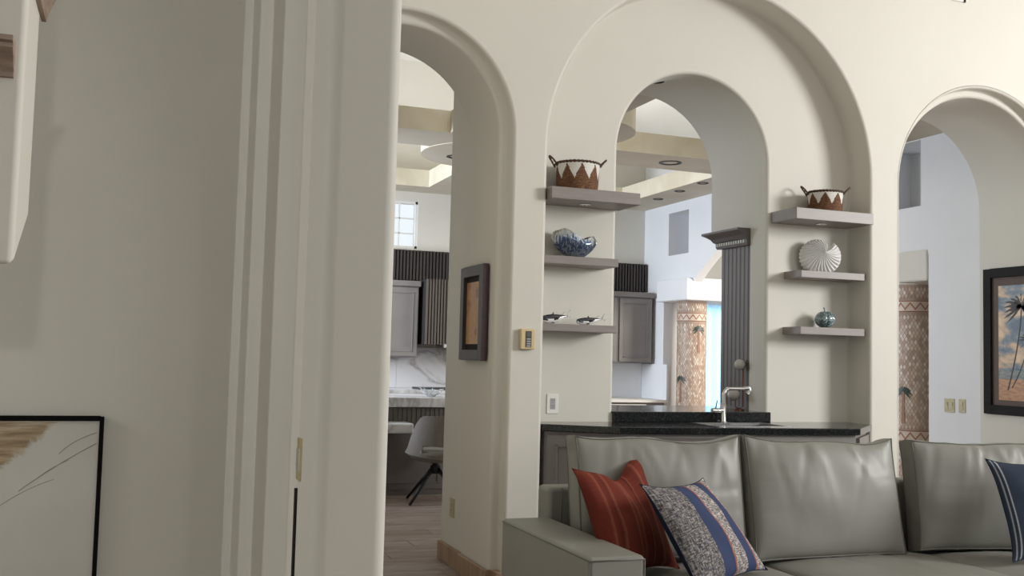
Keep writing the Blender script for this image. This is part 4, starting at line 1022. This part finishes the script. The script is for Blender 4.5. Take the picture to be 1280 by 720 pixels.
# chair
def chair():
    cx, cy = 2.655, 9.00; t = thing('swivel_chair', (cx, cy, 0), 'grey upholstered swivel chair with black splayed legs at the kitchen island', 'chair')
    # shell: wraps from the seat up into a back that faces the camera; gap above the seat at the back
    n = 40; rows_o = []
    def P(a, f, inner):
        # a: -1..1 around the back from left to right, f 0..1 from seat base to top
        ang = -PI/2+a*1.75
        q_ = min(1, max(0, (abs(a)-.40)/.6)); zt = .785-.30*q_*q_*(3-2*q_); z0_ = .45-.05*(1-abs(a))
        z = z0_+(zt-z0_)*f
        rx = .275-.02*f-(.014 if inner else 0); ry = .235+.05*f*(1-abs(a))-(.014 if inner else 0)
        return Vector((cx+rx*math.cos(ang), cy+.02+ry*math.sin(ang), z))
    mb = MB()
    K = 14
    for inner in (False, True):
        rows = [[P(-1+2*i/n, j/K, inner) for i in range(n+1)] for j in range(K+1)]
        vs = [p for r in rows for p in r]; fs = []
        for j in range(K):
            for i in range(n):
                a = -1+2*(i+.5)/n; f = (j+.5)/K
                if abs(a) < .40 and .10 < f < .26: continue    # slot between seat and back
                fs.append((j*(n+1)+i, j*(n+1)+i+1, (j+1)*(n+1)+i+1, (j+1)*(n+1)+i))
        mb.add(vs, fs, 0, True)
    for j in (0, K): mb.grid([[P(-1+2*i/n, j/K, False) for i in range(n+1)], [P(-1+2*i/n, j/K, True) for i in range(n+1)]], 0, True)
    for i in (0, n): mb.grid([[P(-1+2*i/n, j/K, False) for j in range(K+1)], [P(-1+2*i/n, j/K, True) for j in range(K+1)]], 0, True)
    for j in (2, 4):
        mb.grid([[P(-1+2*i/n, j/K if j == 2 else 4/K, s_) for i in range(12, 29)] for s_ in (False, True)], 0, True)
    mb.build('backrest', M['chair'], t, smooth_angle=70)
    rows = []
    for r_, z in ((.10, .36), (.20, .385), (.245, .425), (.250, .455), (.235, .475), (.15, .482), (.002, .484)):
        rows.append((r_, z))
    MB().lathe(rows, (cx, cy+.02, 0), 36).build('seat', M['chair'], t, smooth_angle=60)
    MB().lathe([(.045, .26), (.045, .33), (.028, .335), (.028, .375)], (cx, cy, 0), 20).build('swivel_post', M['black'], t)
    for k in range(4):
        a = math.radians(213+90*k)
        L = Vector((math.cos(a), math.sin(a), 0))
        c = Vector((cx, cy, 0))
        MB().tube([c+L*.03+Vector((0, 0, .31)), c+L*.33+Vector((0, 0, .008))], [.018, .012], 8).build('leg', M['black'], t)
chair()

# ------------------------------------------------------------------ mosaic columns
tile_cols = [mat('travertine_tile_%s' % n_, s2l(*c), .45) for n_, c in (('sand', (204, 182, 162)), ('rose', (192, 166, 148)), ('cream', (226, 214, 200)), ('tan', (182, 156, 138)), ('pale', (212, 194, 176)))]
M['mgrout'] = mat('mosaic_grout', s2l(172, 150, 134), .8); M['mred'] = mat('red_brown_mosaic', s2l(160, 112, 90), .5); M['mgreen'] = mat('dark_green_mosaic', s2l(48, 66, 58), .4); M['mtrunk'] = mat('tan_brown_mosaic', s2l(156, 112, 88), .5)
def column(cx, cy, r_, ztop, label, ang_up, ang_lo, seed):
    t = thing('tiled_column', (cx, cy, 0), label, 'column', kind='structure')
    MB().lathe([(r_, 0), (r_, ztop)], (cx, cy, 0), 72).build('core', M['mgrout'], t)
    rnd = random.Random(seed); mb = MB(); nA = 38; pw = 2*PI/nA; ph = .056
    bands = ((.66, .76), (1.825, 1.925))
    def q(a, z, k=1.0): return Vector((cx+(r_+.004*k)*math.cos(a), cy+(r_+.004*k)*math.sin(a), z))
    nz = int(ztop/(ph/2))
    for j in range(nz):
        z = .01+j*ph/2
        if any(b0-ph/2 < z < b1+ph/2 for b0, b1 in bands): continue
        if z+ph/2 > ztop-.004: continue
        for i in range(nA):
            a = (i+.5*(j % 2))*pw; g_ = .86
            mb.add([q(a-pw/2*g_, z), q(a, z-ph/2*g_), q(a+pw/2*g_, z), q(a, z+ph/2*g_)], [(0, 1, 2, 3)], rnd.choices(range(5), (5, 4, 2.2, 3, 4))[0])
    tag(mb.build('mosaic_tile', tile_cols, t), kind='stuff')
    for b0, b1 in bands:
        mb = MB(); mb.lathe([(r_+.003, b0), (r_+.003, b1)], (cx, cy, 0), 72, 0)
        for za in (b0, b1-.008): mb.lathe([(r_+.006, za), (r_+.008, za+.004), (r_+.006, za+.008)], (cx, cy, 0), 60, 1)
        bd = mb.build('band', [tile_cols[4], M['mred']], t)
        mb = MB(); K = 14
        for i in range(K):
            a = 2*PI*i/K; h = (b1-b0)
            for (p0, p1) in (((a, b0+.014), (a+PI/K, b1-.03)), ((a+PI/K, b1-.03), (a+2*PI/K, b0+.014))):
                mb.add([q(p0[0], p0[1], 1.6), q(p1[0], p1[1], 1.6), q(p1[0], p1[1]+.018, 1.6), q(p0[0], p0[1]+.018, 1.6)], [(0, 1, 2, 3)], 0)
        mb.build('zigzag', M['mred'], bd)
    # palm inlays: leaves and trunk of dark mosaic, raised a little
    for ang, zb_, zt in ((ang_up, 1.44, 1.735), (ang_lo, .82, 1.115)):
        mb = MB()
        def qq(dy, z, k=2.2): return q(ang+dy/r_, z, k)
        for i in range(6):
            f0, f1_ = i/6, (i+1)/6; w0, w1 = .016-.007*f0, .016-.007*f1_
            mb.add([qq(-w0, zb_+(zt-zb_)*f0), qq(w0, zb_+(zt-zb_)*f0), qq(w1, zb_+(zt-zb_)*f1_), qq(-w1, zb_+(zt-zb_)*f1_)], [(0, 1, 2, 3)], 1)
        for k in range(8):
            a = PI*(-.20+1.40*k/7); L = .085; pu = []; pd = []
            for i in range(6):
                f = i/5; x = L*math.cos(a)*f; z = zt+L*math.sin(a)*f*(1-.3*f)-.5*L*f*f; ww = .013*math.sin(PI*min(1, .15+.85*f))
                pu.append(qq(x, z+ww, 2.4)); pd.append(qq(x, z-ww, 2.4))
            mb.grid([pu, pd], 0, False)
        mb.build('palm_inlay', [M['mgreen'], M['mtrunk']], t)
column(6.60, 11.24, .180, 2.08, 'far mosaic column with palm inlays seen through the middle opening', math.radians(268), math.radians(196), 1)
column(6.745, 7.52, .190, 2.075, 'near mosaic column with a palm inlay seen through the right arch', math.radians(320), math.radians(200), 2)

# ------------------------------------------------------------------ curtain and dining window
wn = thing('window_2', (8.4, 13.2, .1), 'tall bright dining room window behind the sheer curtain', 'window', kind='structure')
mb = MB()
for x in (7.0, 7.9, 8.85, 9.76): mb.box((x, 13.21, .1), (x+.04, 13.28, 2.1))
for z in (.1, 2.06): mb.box((7.0, 13.21, z), (9.8, 13.28, z+.04))
mb.build('window_frame', M['paint_white'], wn)
for a, b_ in ((7.04, 7.9), (7.94, 8.85), (8.89, 9.76)): MB().box((a, 13.24, .14), (b_, 13.25, 2.06)).build('pane', M['glass'], wn)
t = thing('curtain', (8.4, 13.1, 2.15), 'pale blue sheer curtain behind the far mosaic column', 'curtain')
m, nt, p = new_mat('sheer_fabric')
p.inputs['Base Color'].default_value = (*s2l(168, 202, 224), 1); p.inputs['Roughness'].default_value = .8
tr = N(nt, 'ShaderNodeBsdfTranslucent'); tr.inputs['Color'].default_value = (*s2l(170, 208, 232), 1); ms = N(nt, 'ShaderNodeMixShader'); ms.inputs[0].default_value = .6
nt.links.new(p.outputs[0], ms.inputs[1]); nt.links.new(tr.outputs[0], ms.inputs[2]); nt.links.new(ms.outputs[0], nt.nodes['Material Output'].inputs['Surface'])
rows = [[Vector((6.95+2.9*i/300, 13.08+.028*math.sin(i*.42)+.01*math.sin(i*.13), z)) for i in range(301)] for z in (.02, 1.1, 2.17)]
MB().grid(rows, 0, True).build('fabric', m, t, smooth_angle=180)
MB().tube([(6.9, 13.08, 2.18), (9.9, 13.08, 2.18)], .012, 10).build('rod', M['steel'], t)
